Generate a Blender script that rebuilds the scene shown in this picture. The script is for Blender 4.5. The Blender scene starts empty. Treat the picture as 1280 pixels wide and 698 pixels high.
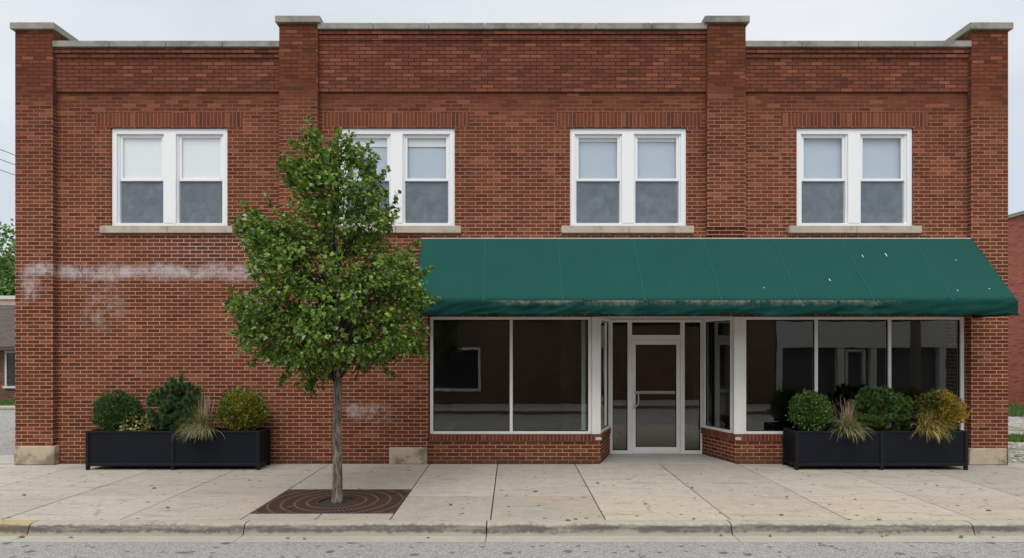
import bpy, math, random
import numpy as np
from mathutils import Vector, Matrix, noise as mnoise

random.seed(7)
rng = np.random.default_rng(11)
sc = bpy.context.scene
COL = sc.collection
R = math.radians

# ------------------------------------------------------------------ node helpers
class NT:
    def __init__(s, tree):
        s.t = tree
    def n(s, typ, ins=None, **props):
        nd = s.t.nodes.new(typ)
        for k, v in props.items():
            setattr(nd, k, v)
        for k, v in (ins or {}).items():
            sock = nd.inputs[k]
            if isinstance(v, bpy.types.NodeSocket):
                s.t.links.new(v, sock)
            elif v is not None:
                if sock.type == 'RGBA' and not isinstance(v, (int, float)) and len(v) == 3:
                    v = (*v, 1.0)
                sock.default_value = v
        return nd
    def math(s, op, a, b=None, c=None, clamp=False):
        ins = {0: a}
        if b is not None: ins[1] = b
        if c is not None: ins[2] = c
        return s.n('ShaderNodeMath', ins, operation=op, use_clamp=clamp).outputs[0]
    def mix(s, f, a, b, blend='MIX'):
        nd = s.t.nodes.new('ShaderNodeMix'); nd.data_type = 'RGBA'; nd.blend_type = blend
        for sock, v in ((nd.inputs[0], f), (nd.inputs[6], a), (nd.inputs[7], b)):
            if isinstance(v, bpy.types.NodeSocket): s.t.links.new(v, sock)
            else: sock.default_value = (*v, 1.0) if not isinstance(v, (int, float)) and len(v) == 3 else v
        return nd.outputs[2]
    def noise(s, vec, scale, detail=4.0, rough=0.55, out=0):
        return s.n('ShaderNodeTexNoise', {'Vector': vec, 'Scale': scale, 'Detail': detail, 'Roughness': rough}).outputs[out]
    def step(s, v, lo, hi, a=0.0, b=1.0):
        return s.n('ShaderNodeMapRange', {0: v, 1: lo, 2: hi, 3: a, 4: b}, interpolation_type='SMOOTHSTEP').outputs[0]
    def pos(s):
        return s.n('ShaderNodeNewGeometry').outputs['Position']
    def xyz(s, v):
        o = s.n('ShaderNodeSeparateXYZ', {0: v}).outputs
        return o[0], o[1], o[2]
    def comb(s, x, y, z):
        return s.n('ShaderNodeCombineXYZ', {0: x, 1: y, 2: z}).outputs[0]
    def island(s):
        return s.n('ShaderNodeNewGeometry').outputs['Random Per Island']
    def bump(s, h, strength=0.5, dist=0.01):
        return s.n('ShaderNodeBump', {'Height': h, 'Strength': strength, 'Distance': dist}).outputs[0]

def newmat(name):
    m = bpy.data.materials.new(name); m.use_nodes = True
    nt = m.node_tree; nt.nodes.clear()
    return m, NT(nt)
def finish(N, shader):
    o = N.n('ShaderNodeOutputMaterial'); N.t.links.new(shader, o.inputs[0])
def principled(N, color, rough=0.7, normal=None, metallic=0.0, spec=0.5):
    ins = {'Base Color': color, 'Roughness': rough, 'Metallic': metallic, 'Specular IOR Level': spec}
    if normal is not None: ins['Normal'] = normal
    return N.n('ShaderNodeBsdfPrincipled', ins).outputs[0]

def box_mask(N, v, lo, hi, soft):
    a = N.step(v, lo - soft, lo + soft); b = N.step(v, hi - soft, hi + soft, 1.0, 0.0)
    return N.math('MULTIPLY', a, b)

# ------------------------------------------------------------------ materials
def mat_brick(name, c1, c2, mortar, dark_mortar=None, bw=0.211, rh=0.0651, ms=0.0060, offset=0.5, stains=False, zdark=6.25, lum=1.0):
    m, N = newmat(name)
    uv = N.n('ShaderNodeUVMap').outputs[0]
    P = N.pos(); x, y, z = N.xyz(P)
    jit = N.noise(P, 9.0, 3.0, out=1)
    jv = N.n('ShaderNodeVectorMath', {0: jit, 1: (0.5, 0.5, 0.5)}, operation='SUBTRACT').outputs[0]
    jv = N.n('ShaderNodeVectorMath', {0: jv, 1: (0.006, 0.006, 0.0)}, operation='MULTIPLY').outputs[0]
    uvj = N.n('ShaderNodeVectorMath', {0: uv, 1: jv}, operation='ADD').outputs[0]
    def bt(a, b, mo):
        return N.n('ShaderNodeTexBrick', {'Vector': uvj, 'Color1': a, 'Color2': b, 'Mortar': mo, 'Scale': 1.0,
                   'Mortar Size': ms, 'Mortar Smooth': 0.12, 'Bias': 0.0, 'Brick Width': bw, 'Row Height': rh}, offset=offset, squash=1.0)
    big = N.noise(P, 0.55, 4.0)
    mid = N.noise(P, 3.5, 4.0)
    fine = N.noise(P, 70.0, 3.0)
    mo = mortar
    if dark_mortar:
        zz = N.math('ADD', z, N.math('MULTIPLY', N.math('SUBTRACT', mid, 0.5), 0.9))
        zz = N.math('ADD', zz, N.math('MULTIPLY', N.math('SUBTRACT', big, 0.5), 1.3))
        f = N.step(zz, zdark - 0.55, zdark + 0.5)
        mid_m = tuple(0.42 * a + 0.58 * b for a, b in zip(mortar, (0.21, 0.098, 0.064)))
        mo = N.mix(N.step(zz, 3.3, 5.6), mortar, mid_m)
        mo = N.mix(f, mo, dark_mortar)
        mv = N.math('MULTIPLY_ADD', mid, 0.9, 0.55)
        mo = N.mix(1.0, mo, N.comb(mv, mv, mv), 'MULTIPLY')
    b = bt(c1, c2, mo)
    bid = bt((0, 0, 0), (1, 1, 1), (0.5, 0.5, 0.5))
    col = b.outputs['Color']; fac = b.outputs['Fac']
    # a few burnt and a few orange bricks
    idv = N.n('ShaderNodeRGBToBW', {0: bid.outputs['Color']}).outputs[0]
    burnt = N.math('MULTIPLY', N.step(idv, 0.86, 0.95), N.math('SUBTRACT', 1.0, fac))
    col = N.mix(N.math('MULTIPLY', burnt, 0.28), col, (0.055, 0.026, 0.022))
    light = N.math('MULTIPLY', N.step(idv, 0.05, 0.12, 1.0, 0.0), N.math('SUBTRACT', 1.0, fac))
    col = N.mix(N.math('MULTIPLY', light, 0.4), col, (0.30, 0.11, 0.065))
    k = N.math('MULTIPLY_ADD', big, 0.55, 0.72)
    k = N.math('MULTIPLY', k, N.math('MULTIPLY_ADD', fine, 0.5, 0.75))
    k = N.math('MULTIPLY', k, lum)
    col = N.mix(1.0, col, N.comb(k, k, k), 'MULTIPLY')
    if stains:
        blot = N.noise(P, 2.6, 5.0, 0.65); blot2 = N.noise(P, 9.0, 4.0, 0.7)
        zw = N.math('ADD', z, N.math('MULTIPLY', N.math('SUBTRACT', N.noise(P, 1.7, 4.0, 0.6), 0.5), 0.32))
        def stain(x0, x1, z0, z1, sx, sz, lo, hi):
            ms_ = N.math('MULTIPLY', box_mask(N, x, x0, x1, sx), box_mask(N, zw, z0, z1, sz))
            v = N.math('MULTIPLY_ADD', blot2, 0.35, N.math('MULTIPLY', blot, 0.75))
            return N.math('MULTIPLY', ms_, N.step(v, lo, hi))
        s1 = stain(-8.4, -4.4, 3.22, 3.43, 0.14, 0.085, 0.41, 0.62)
        s2 = stain(-7.35, -6.85, 2.45, 3.05, 0.25, 0.25, 0.48, 0.75)
        s3 = stain(-2.9, -2.2, 0.75, 1.0, 0.2, 0.10, 0.48, 0.70)
        s4 = stain(-8.45, -8.15, 2.85, 3.2, 0.1, 0.15, 0.45, 0.7)
        s5 = stain(-6.2, -4.3, 3.52, 3.95, 0.4, 0.16, 0.40, 0.62)
        s5 = N.math('MULTIPLY', s5, N.math('MULTIPLY', fac, 0.8))
        st = N.math('MAXIMUM', N.math('MAXIMUM', s1, s2), N.math('MAXIMUM', s3, N.math('MAXIMUM', s4, s5)))
        drip = N.noise(N.comb(N.math('MULTIPLY', x, 14.0), 0.0, N.math('MULTIPLY', z, 2.0)), 1.0, 4.0, 0.6)
        st = N.math('MULTIPLY', st, N.math('MULTIPLY', N.step(drip, 0.25, 0.6, 0.65, 1.0), N.math('MULTIPLY_ADD', fac, 0.2, 0.8)))
        col = N.mix(N.math('MULTIPLY', st, 0.95), col, (0.52, 0.46, 0.46))
        # soot below the sills, damp above the pavement
        low = N.math('MULTIPLY', N.step(N.math('ADD', z, N.math('MULTIPLY', mid, 0.3)), 0.18, 0.34, 1.0, 0.0), 0.45)
        col = N.mix(low, col, (0.075, 0.05, 0.042))
    h = N.math('ADD', N.math('MULTIPLY', N.math('SUBTRACT', 1.0, fac), 1.0), N.math('MULTIPLY', fine, 0.35))
    nb = N.bump(h, 0.55, 0.008)
    finish(N, principled(N, col, 0.9, nb, spec=0.03))
    return m

B1, B2 = (0.166, 0.055, 0.0300), (0.110, 0.036, 0.0210)
MORT, DMORT = (0.46, 0.262, 0.176), (0.060, 0.028, 0.021)
M_BRICK = mat_brick('facade_brick', B1, B2, MORT, DMORT, stains=True)
M_SOLDIER = mat_brick('soldier_brick', (0.165, 0.055, 0.032), (0.120, 0.040, 0.025), (0.30, 0.155, 0.105), None, bw=0.0655, rh=0.4, ms=0.0042, offset=0.0)
M_ROWLOCK = mat_brick('rowlock_brick', (0.175, 0.057, 0.036), (0.12, 0.039, 0.027), (0.32, 0.18, 0.125), None, bw=0.0655, rh=0.4, ms=0.0042, offset=0.0)
M_PARAPET = mat_brick('parapet_brick', (0.188, 0.066, 0.040), (0.132, 0.046, 0.029), DMORT, (0.045, 0.022, 0.017), stains=True, ms=0.0068)
M_JAMB = mat_brick('jamb_brick', B1, B2, MORT, DMORT, bw=0.176, rh=0.0651, ms=0.0060, offset=0.5, zdark=6.6)
M_REDBRICK = mat_brick('old_red_brick', (0.40, 0.12, 0.085), (0.28, 0.085, 0.065), (0.33, 0.2, 0.16), None)
M_DARKBRICK = mat_brick('brown_brick', (0.19, 0.09, 0.065), (0.13, 0.06, 0.045), (0.24, 0.17, 0.14), None)
M_OPPBRICK = mat_brick('umber_brick', (0.175, 0.112, 0.080), (0.130, 0.082, 0.060), (0.23, 0.175, 0.14), None)
M_PALEBRICK = mat_brick('pale_brick', (0.55, 0.40, 0.32), (0.48, 0.34, 0.27), (0.6, 0.5, 0.42), None)

def mat_plain(name, col, rough=0.6, metallic=0.0, spec=0.5, var=0.12, scale=6.0, bump=0.0, bscale=60.0, bdist=0.003, col2=None, lo=0.45, hi=0.7):
    m, N = newmat(name); P = N.pos()
    nz = N.noise(P, scale, 5.0)
    k = N.math('MULTIPLY_ADD', nz, 2 * var, 1.0 - var)
    c = N.mix(1.0, col, N.comb(k, k, k), 'MULTIPLY')
    if col2: c = N.mix(N.step(N.noise(P, scale * 0.6, 6.0, 0.65), lo, hi), c, col2)
    nb = N.bump(N.noise(P, bscale, 3.0), bump, bdist) if bump else None
    r = N.math('MULTIPLY_ADD', nz, 0.15, rough - 0.07)
    finish(N, principled(N, c, r, nb, metallic, spec)); return m

M_STONE = mat_plain('limestone', (0.44, 0.38, 0.30), 0.85, var=0.2, scale=5, bump=0.3, col2=(0.25, 0.22, 0.175), lo=0.5, hi=0.75)
M_BLOCK = mat_plain('stained_limestone', (0.46, 0.38, 0.28), 0.85, var=0.25, scale=4, bump=0.4, col2=(0.21, 0.165, 0.12), lo=0.48, hi=0.62)
M_COPING = mat_plain('weathered_concrete', (0.265, 0.255, 0.225), 0.88, var=0.3, scale=4, bump=0.4, col2=(0.13, 0.125, 0.11), lo=0.46, hi=0.72)
M_WHITE = mat_plain('white_window_paint', (0.78, 0.79, 0.80), 0.4, var=0.03, scale=3)
M_ALU = mat_plain('satin_aluminium', (0.74, 0.74, 0.73), 0.42, metallic=0.0, var=0.06, scale=8)
M_STEEL = mat_plain('brushed_steel', (0.62, 0.62, 0.63), 0.32, metallic=0.8, var=0.05)
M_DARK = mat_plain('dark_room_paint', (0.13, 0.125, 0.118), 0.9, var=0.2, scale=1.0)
M_ROOMLIGHT = mat_plain('pale_room_trim', (0.55, 0.60, 0.55), 0.7, var=0.05)
M_CARPET = mat_plain('dark_carpet', (0.07, 0.065, 0.06), 0.95, var=0.2)
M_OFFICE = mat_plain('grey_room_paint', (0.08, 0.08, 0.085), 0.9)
M_BLINDW = mat_plain('white_blind_cloth', (0.70, 0.735, 0.75), 0.8, var=0.03, scale=2)
M_BLINDG = mat_plain('sky_tinted_blind_cloth', (0.40, 0.475, 0.55), 0.8, var=0.06, scale=2)  # blue-grey tint stands in for sky reflected in the upper panes
M_CEIL = mat_plain('soffit_paint', (0.52, 0.51, 0.48), 0.8, var=0.1)
M_PLANTER = mat_plain('black_powder_coat', (0.0070, 0.0095, 0.0150), 0.5, var=0.3, scale=2.2, spec=0.16)
M_PFRAME = mat_plain('black_steel_frame', (0.0075, 0.009, 0.012), 0.40, var=0.2, spec=0.28)
M_SOIL = mat_plain('bark_mulch', (0.045, 0.028, 0.018), 0.95, var=0.5, scale=30, bump=0.9, bscale=50, bdist=0.02)
M_WIRE = mat_plain('black_cable', (0.03, 0.03, 0.032), 0.6)
M_WOOD = mat_plain('grey_pole_wood', (0.20, 0.18, 0.16), 0.9, var=0.2)
M_SHINGLE = None
M_SIDING = mat_plain('pale_siding', (0.55, 0.55, 0.53), 0.8, var=0.08, scale=1.5)
M_TAN = mat_plain('tan_fascia', (0.42, 0.37, 0.31), 0.85, var=0.1)
M_CANREAR = mat_plain('far_green_awning', (0.015, 0.05, 0.045), 0.8)
M_FLASH = mat_plain('beige_flashing', (0.50, 0.47, 0.40), 0.7)

# glass
def mat_glass(name, tint, wav=0.0, boost=1.0):
    m, N = newmat(name)
    nb = None
    if wav: nb = N.bump(N.noise(N.pos(), 1.6, 2.0), wav, 0.02)
    fr = N.n('ShaderNodeFresnel', {'IOR': 1.5} | ({'Normal': nb} if nb else {})).outputs[0]
    fr = N.math('MULTIPLY', fr, boost, clamp=True)
    # one pane, one reflection: the far face of the sheet only transmits
    fr = N.math('MULTIPLY', fr, N.math('SUBTRACT', 1.0, N.n('ShaderNodeNewGeometry').outputs['Backfacing']))
    t = N.n('ShaderNodeBsdfTransparent', {0: tint}).outputs[0]
    g = N.n('ShaderNodeBsdfGlossy', {'Color': (1, 1, 1, 1), 'Roughness': 0.0} | ({'Normal': nb} if nb else {})).outputs[0]
    mx = N.n('ShaderNodeMixShader', {0: fr, 1: t, 2: g}).outputs[0]
    finish(N, mx); return m
M_GLASS = mat_glass('clear_glass', (1.0, 1.0, 1.0, 1), 0.05, 1.9)
M_SHOPGLASS = mat_glass('plate_glass', (0.86, 0.89, 0.89, 1), 0.03, 3.1)

# insect screen over the lower sashes
def mat_screen():
    m, N = newmat('insect_screen_mesh'); P = N.pos()
    x, y, z = N.xyz(P)
    n1 = N.noise(N.comb(N.math('MULTIPLY', x, 1.0), 0.0, z), 4.5, 3.0, 0.5)
    n2 = N.n('ShaderNodeTexNoise', {'Vector': P, 'Scale': 6.0, 'Detail': 3.0, 'Distortion': 0.9}).outputs[0]
    f = N.step(N.math('MULTIPLY_ADD', n2, 0.6, N.math('MULTIPLY', n1, 0.4)), 0.3, 0.72)
    c = N.mix(f, (0.155, 0.188, 0.225), (0.225, 0.262, 0.300))  # swirl of the mesh and wavy glass reflection, put into the colour
    d = N.n('ShaderNodeBsdfDiffuse', {0: c}).outputs[0]
    t = N.n('ShaderNodeBsdfTransparent', {0: (1, 1, 1, 1)}).outputs[0]
    finish(N, N.n('ShaderNodeMixShader', {0: 0.72, 1: t, 2: d}).outputs[0]); return m
M_SCREEN = mat_screen()

# awning canvas
def mat_canvas(name, valance):
    m, N = newmat(name); P = N.pos(); x, y, z = N.xyz(P)
    base = (0.0110, 0.066, 0.054) if not valance else (0.0055, 0.040, 0.033)  # valance base is darker: shade of the upright face put into the colour
    n1 = N.noise(P, 1.3, 5.0)
    c = N.mix(n1, base, (base[0] * 1.35, base[1] * 1.15, base[2] * 1.18))
    stv = N.n('ShaderNodeTexNoise', {'Vector': N.comb(N.math('MULTIPLY', x, 1.0), 0.0, N.math('MULTIPLY', z, 0.35)), 'Scale': 6.0, 'Detail': 6.0, 'Roughness': 0.7}).outputs[0]
    if valance:
        n2 = N.noise(P, 2.2, 6.0, 0.7); n3 = N.noise(P, 26.0, 4.0, 0.75)
        zz = N.math('ADD', z, N.math('MULTIPLY', N.math('SUBTRACT', stv, 0.5), 0.16))
        e = N.math('MULTIPLY', N.step(zz, 2.655, 2.75), box_mask(N, x, -0.2, 5.9, 0.35))
        e = N.math('MULTIPLY', e, N.step(N.math('MULTIPLY_ADD', n3, 0.45, N.math('MULTIPLY', n2, 0.65)), 0.44, 0.64))
        c = N.mix(N.math('MULTIPLY', e, 0.8), c, (0.19, 0.19, 0.155))
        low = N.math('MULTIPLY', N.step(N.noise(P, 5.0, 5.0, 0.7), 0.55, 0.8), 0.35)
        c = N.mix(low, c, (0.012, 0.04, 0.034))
    else:
        st = N.step(stv, 0.55, 0.85)
        c = N.mix(N.math('MULTIPLY', st, 0.30), c, (0.05, 0.115, 0.10))
        n3 = N.noise(P, 26.0, 4.0, 0.75)
        e = N.math('MULTIPLY', N.step(z, 2.745, 2.775, 1.0, 0.0), N.math('MULTIPLY', box_mask(N, x, -0.2, 5.9, 0.35), N.step(n3, 0.5, 0.7)))
        c = N.mix(N.math('MULTIPLY', e, 0.8), c, (0.24, 0.23, 0.19))
    weave = N.noise(P, 220.0, 1.0)
    wr = N.noise(P, 3.0, 3.0)
    nb = N.bump(N.math('MULTIPLY_ADD', wr, 1.0, N.math('MULTIPLY', weave, 0.08)), 0.25, 0.03)
    finish(N, principled(N, c, 0.75, nb, spec=0.05)); return m
M_CANVAS = mat_canvas('green_canvas', False); M_VALANCE = mat_canvas('shaded_valance_canvas', True)
M_SEAM = mat_plain('faded_green_seam', (0.0195, 0.092, 0.078), 0.8, var=0.2, scale=14, spec=0.05)
M_DROPPING = mat_plain('bird_dropping_white', (0.75, 0.77, 0.75), 0.8)

# concrete pavement
def mat_pavement(name, base, warm, spots=True):
    m, N = newmat(name); P = N.pos(); x, y, z = N.xyz(P)
    isl = N.island()
    n1 = N.noise(P, 0.8, 6.0, 0.6); n2 = N.noise(P, 6.0, 5.0, 0.65); n3 = N.noise(P, 90.0, 2.0)
    sx = N.noise(N.comb(N.math('MULTIPLY', x, 0.6), N.math('MULTIPLY', y, 3.0), 0.0), 2.2, 5.0, 0.65)
    wf = N.math('MULTIPLY', N.step(N.math('ADD', n1, N.math('MULTIPLY', x, 0.03)), 0.40, 0.62), N.step(y, -2.36, -2.44, 0.25, 1.0))
    wf = N.math('MULTIPLY', wf, N.step(y, -0.2, -1.2))
    c = N.mix(wf, base, warm)
    k = N.math('MULTIPLY_ADD', isl, 0.22, 0.86)
    k = N.math('MULTIPLY', k, N.math('MULTIPLY_ADD', n2, 0.42, 0.79))
    k = N.math('MULTIPLY', k, N.math('MULTIPLY_ADD', n3, 0.22, 0.89))
    c = N.mix(1.0, c, N.comb(k, k, k), 'MULTIPLY')
    c = N.mix(N.math('MULTIPLY', N.step(sx, 0.50, 0.72), 0.5), c, (0.20, 0.175, 0.145))
    lf = N.step(N.noise(P, 2.0, 6.0, 0.7), 0.60, 0.74)
    c = N.mix(N.math('MULTIPLY', lf, 0.35), c, (0.60, 0.56, 0.49))
    rs = N.math('MULTIPLY', N.step(N.noise(P, 1.3, 5.0, 0.7), 0.60, 0.72), 0.28)
    c = N.mix(rs, c, (0.36, 0.23, 0.15))
    if spots:
        for sc_, th in ((1.9, 0.058), (3.6, 0.065), (6.5, 0.075)):
            v = N.n('ShaderNodeTexVoronoi', {'Vector': N.comb(x, y, 0.0), 'Scale': sc_, 'Randomness': 1.0}, voronoi_dimensions='2D')
            dd = N.math('ADD', v.outputs['Distance'], N.math('MULTIPLY', N.math('SUBTRACT', n2, 0.5), 0.05))
            rr = N.xyz(v.outputs['Color'])[0]
            msk = N.math('MULTIPLY', N.step(dd, th * 0.6, th, 1.0, 0.0), N.step(rr, 0.62, 0.64))
            c = N.mix(N.math('MULTIPLY', msk, 0.85), c, (0.07, 0.055, 0.045))
    # hairline cracks
    vc = N.n('ShaderNodeTexVoronoi', {'Vector': N.comb(N.math('ADD', N.math('MULTIPLY', x, 0.28), N.math('MULTIPLY', n2, 0.12)), N.math('ADD', N.math('MULTIPLY', y, 0.42), N.math('MULTIPLY', n1, 0.25)), 0.0), 'Scale': 1.0}, feature='DISTANCE_TO_EDGE').outputs[0]
    cr = N.math('MULTIPLY', N.step(vc, 0.0, 0.006, 1.0, 0.0), N.step(n1, 0.5, 0.6))
    c = N.mix(N.math('MULTIPLY', cr, 0.55), c, (0.11, 0.09, 0.07))
    nb = N.bump(N.math('ADD', N.math('MULTIPLY', n3, 0.6), n2), 0.35, 0.006)
    finish(N, principled(N, c, 0.86, nb, spec=0.3)); return m
M_PAVE = mat_pavement('pavement_concrete', (0.395, 0.362, 0.312), (0.428, 0.364, 0.290))
M_ENTRY = mat_pavement('entry_concrete', (0.40, 0.385, 0.35), (0.40, 0.37, 0.32), False)

def mat_kerb(name, base, yellow=False):
    m, N = newmat(name); P = N.pos(); x, y, z = N.xyz(P)
    n1 = N.noise(P, 1.6, 6.0, 0.65); n2 = N.noise(P, 12.0, 5.0, 0.7); n3 = N.noise(P, 110.0, 2.0)
    k = N.math('MULTIPLY', N.math('MULTIPLY_ADD', n2, 0.5, 0.75), N.math('MULTIPLY_ADD', n3, 0.3, 0.85))
    c = N.mix(1.0, base, N.comb(k, k, k), 'MULTIPLY')
    if yellow:
        c = N.mix(N.step(N.noise(P, 14.0, 5.0, 0.75), 0.42, 0.6), c, (0.46, 0.33, 0.12))
    sx = N.noise(N.comb(N.math('MULTIPLY', x, 0.55), y, N.math('MULTIPLY', z, 7.0)), 2.4, 6.0, 0.65)
    zb = N.math('ADD', z, N.math('ADD', N.math('MULTIPLY', N.math('SUBTRACT', n1, 0.5), 0.09), N.math('MULTIPLY', N.math('SUBTRACT', n2, 0.5), 0.07)))
    band = N.math('MULTIPLY', N.step(zb, -0.115, -0.075), N.step(zb, -0.035, -0.005, 1.0, 0.0))
    c = N.mix(N.math('MULTIPLY', N.math('MULTIPLY', band, N.step(N.math('MULTIPLY_ADD', sx, 0.6, N.math('MULTIPLY', n2, 0.4)), 0.30, 0.56)), 0.9), c, (0.085, 0.082, 0.078))
    nb = N.bump(N.math('ADD', n3, n2), 0.5, 0.008)
    finish(N, principled(N, c, 0.88, nb, spec=0.25)); return m
M_KERB = mat_kerb('kerb_concrete', (0.37, 0.335, 0.275)); M_KERBY = mat_kerb('yellow_worn_kerb', (0.36, 0.31, 0.22), True)

def mat_gutter():
    m, N = newmat('gutter_concrete'); P = N.pos(); x, y, z = N.xyz(P)
    n2 = N.noise(P, 5.0, 6.0, 0.7); n3 = N.noise(P, 120.0, 2.0)
    k = N.math('MULTIPLY', N.math('MULTIPLY_ADD', n2, 0.4, 0.8), N.math('MULTIPLY_ADD', n3, 0.35, 0.83))
    c = N.mix(1.0, (0.36, 0.34, 0.30), N.comb(k, k, k), 'MULTIPLY')
    e = N.step(N.math('ADD', y, N.math('MULTIPLY', n2, 0.06)), -3.84, -3.79)
    c = N.mix(N.math('MULTIPLY', e, 0.4), c, (0.12, 0.10, 0.085))
    finish(N, principled(N, c, 0.9, N.bump(n3, 0.4, 0.005), spec=0.25)); return m
M_GUTTER = mat_gutter()

def mat_asphalt(name='worn_asphalt', base=(0.282, 0.273, 0.266)):
    m, N = newmat(name); P = N.pos(); x, y, z = N.xyz(P)
    n1 = N.noise(P, 0.9, 5.0); n3 = N.noise(P, 55.0, 3.0, 0.75)
    ag = N.n('ShaderNodeTexVoronoi', {'Vector': P, 'Scale': 75.0}).outputs['Color']
    agx = N.xyz(ag)[0]
    k = N.math('MULTIPLY', N.math('MULTIPLY_ADD', n1, 0.3, 0.85), N.math('MULTIPLY_ADD', agx, 0.7, 0.65))
    k = N.math('MULTIPLY', k, N.math('MULTIPLY_ADD', n3, 0.6, 0.7))
    c = N.mix(1.0, base, N.comb(k, k, k), 'MULTIPLY')
    nz = N.noise(P, 7.0, 4.0, 0.7)
    for s_, th, pr in ((2.2, 0.13, 0.60), (4.4, 0.15, 0.62)):
        v = N.n('ShaderNodeTexVoronoi', {'Vector': N.comb(x, N.math('MULTIPLY', y, 1.25), 3.3), 'Scale': s_}, voronoi_dimensions='2D')
        dd = N.math('ADD', v.outputs['Distance'], N.math('MULTIPLY', N.math('SUBTRACT', nz, 0.5), 0.20))
        msk = N.math('MULTIPLY', N.step(dd, th * 0.65, th, 1.0, 0.0), N.step(N.xyz(v.outputs['Color'])[1], pr, pr + 0.02))
        c = N.mix(N.math('MULTIPLY', msk, 0.72), c, (0.060, 0.060, 0.062))
    vc = N.n('ShaderNodeTexVoronoi', {'Vector': N.comb(N.math('ADD', N.math('MULTIPLY', x, 0.35), N.math('MULTIPLY', nz, 0.10)), N.math('ADD', N.math('MULTIPLY', y, 0.6), N.math('MULTIPLY', n1, 0.5)), 1.0), 'Scale': 1.0}, feature='DISTANCE_TO_EDGE').outputs[0]
    cr = N.math('MULTIPLY', N.step(vc, 0.002, 0.009, 1.0, 0.0), N.step(n1, 0.47, 0.56))
    c = N.mix(N.math('MULTIPLY', cr, 0.7), c, (0.055, 0.052, 0.05))
    nb = N.bump(N.math('ADD', n3, agx), 0.5, 0.006)
    finish(N, principled(N, c, 0.9, nb, spec=0.25)); return m
M_ROAD = mat_asphalt()
M_DIRT = mat_plain('joint_dirt', (0.035, 0.028, 0.022), 0.95, var=0.4, scale=20)
M_GROUND = mat_plain('dry_earth', (0.20, 0.18, 0.14), 0.95, var=0.3, scale=0.8)
M_LAWN = mat_plain('lawn_soil', (0.06, 0.10, 0.03), 0.95, var=0.4, scale=8)
def mat_gravel():
    m, N = newmat('pale_gravel'); P = N.pos()
    v = N.n('ShaderNodeTexVoronoi', {'Vector': P, 'Scale': 16.0})
    h = N.xyz(v.outputs['Color'])[0]; n1 = N.noise(P, 0.9, 5.0)
    c = N.mix(h, (0.17, 0.16, 0.145), (0.52, 0.51, 0.48))
    c = N.mix(N.math('MULTIPLY', N.step(n1, 0.5, 0.62), 0.65), c, (0.12, 0.15, 0.06))
    nb = N.bump(v.outputs['Distance'], 1.0, 0.04)
    finish(N, principled(N, c, 0.9, nb)); return m
M_GRAVEL = mat_gravel()
def mat_stones():
    m, N = newmat('granite_chips')
    c = N.mix(N.island(), (0.16, 0.15, 0.135), (0.50, 0.47, 0.42)); finish(N, principled(N, c, 0.85)); return m
M_CHIPS = mat_stones()

def mat_grate():
    m, N = newmat('rusted_cast_iron')
    oc = N.n('ShaderNodeTexCoord').outputs['Object']; x, y, z = N.xyz(oc)
    r = N.math('SQRT', N.math('ADD', N.math('MULTIPLY', x, x), N.math('MULTIPLY', y, y)))
    a = N.math('ARCTAN2', y, x)
    ring = None
    for rr in (0.375, 0.525, 0.69, 0.85, 1.0):
        d = N.math('ABSOLUTE', N.math('SUBTRACT', r, rr))
        q = N.step(d, 0.010, 0.020, 1.0, 0.0)
        ring = q if ring is None else N.math('MAXIMUM', ring, q)
    n = N.noise(oc, 9.0, 5.0, 0.7)
    c = N.mix(n, (0.050, 0.030, 0.026), (0.100, 0.058, 0.048))
    c = N.mix(N.math('MULTIPLY', ring, 0.5), c, (0.165, 0.108, 0.09))
    def slots(cnt, r0, r1):
        s_ = N.math('SINE', N.math('MULTIPLY', a, float(cnt)))
        return N.math('MULTIPLY', N.step(s_, 0.25, 0.6), box_mask(N, r, r0, r1, 0.006))
    sl = N.math('MAXIMUM', slots(44, 0.25, 0.355), N.math('MAXIMUM', slots(56, 0.395, 0.505), slots(72, 0.545, 0.67)))
    sl = N.math('MAXIMUM', sl, N.math('MAXIMUM', slots(96, 0.71, 0.83), slots(110, 0.87, 0.98)))
    c = N.mix(N.math('MULTIPLY', sl, 0.92), c, (0.012, 0.008, 0.007))
    h = N.math('SUBTRACT', N.math('ADD', ring, N.math('MULTIPLY', n, 0.2)), N.math('MULTIPLY', sl, 1.5))
    finish(N, principled(N, c, 0.8, N.bump(h, 0.6, 0.01), 0.0, 0.15)); return m
M_GRATE = mat_grate()
M_RUST = mat_plain('rusted_frame', (0.075, 0.042, 0.034), 0.75, var=0.3, scale=12)

def mat_leaf(name, cols, transl=0.28, rough=0.42, extra=None, spec=0.45):
    m, N = newmat(name)
    r = N.island()
    cr = N.n('ShaderNodeValToRGB', {0: r}); e = cr.color_ramp
    e.interpolation = 'LINEAR'
    while len(e.elements) < len(cols): e.elements.new(0.5)
    for i, (p, c) in enumerate(cols):
        e.elements[i].position = p; e.elements[i].color = (*c, 1)
    c = cr.outputs[0]
    if extra: c = extra(N, c)
    pr = principled(N, c, rough, spec=spec)
    tr = N.n('ShaderNodeBsdfTranslucent', {0: N.mix(0.5, c, (0.14, 0.22, 0.03))}).outputs[0]
    finish(N, N.n('ShaderNodeMixShader', {0: transl, 1: pr, 2: tr}).outputs[0]); return m
M_PEAR = mat_leaf('pear_tree_leaf', [(0.0, (0.028, 0.074, 0.008)), (0.35, (0.076, 0.158, 0.017)), (0.7, (0.160, 0.270, 0.032)), (0.925, (0.27, 0.38, 0.065)), (0.945, (0.17, 0.10, 0.04)), (0.965, (0.26, 0.34, 0.16)), (1.0, (0.34, 0.42, 0.26))], 0.27, 0.36, spec=0.35)
M_FARLEAF = mat_leaf('far_tree_leaf', [(0, (0.04, 0.10, 0.02)), (0.5, (0.09, 0.19, 0.035)), (1.0, (0.16, 0.28, 0.06))])
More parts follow.
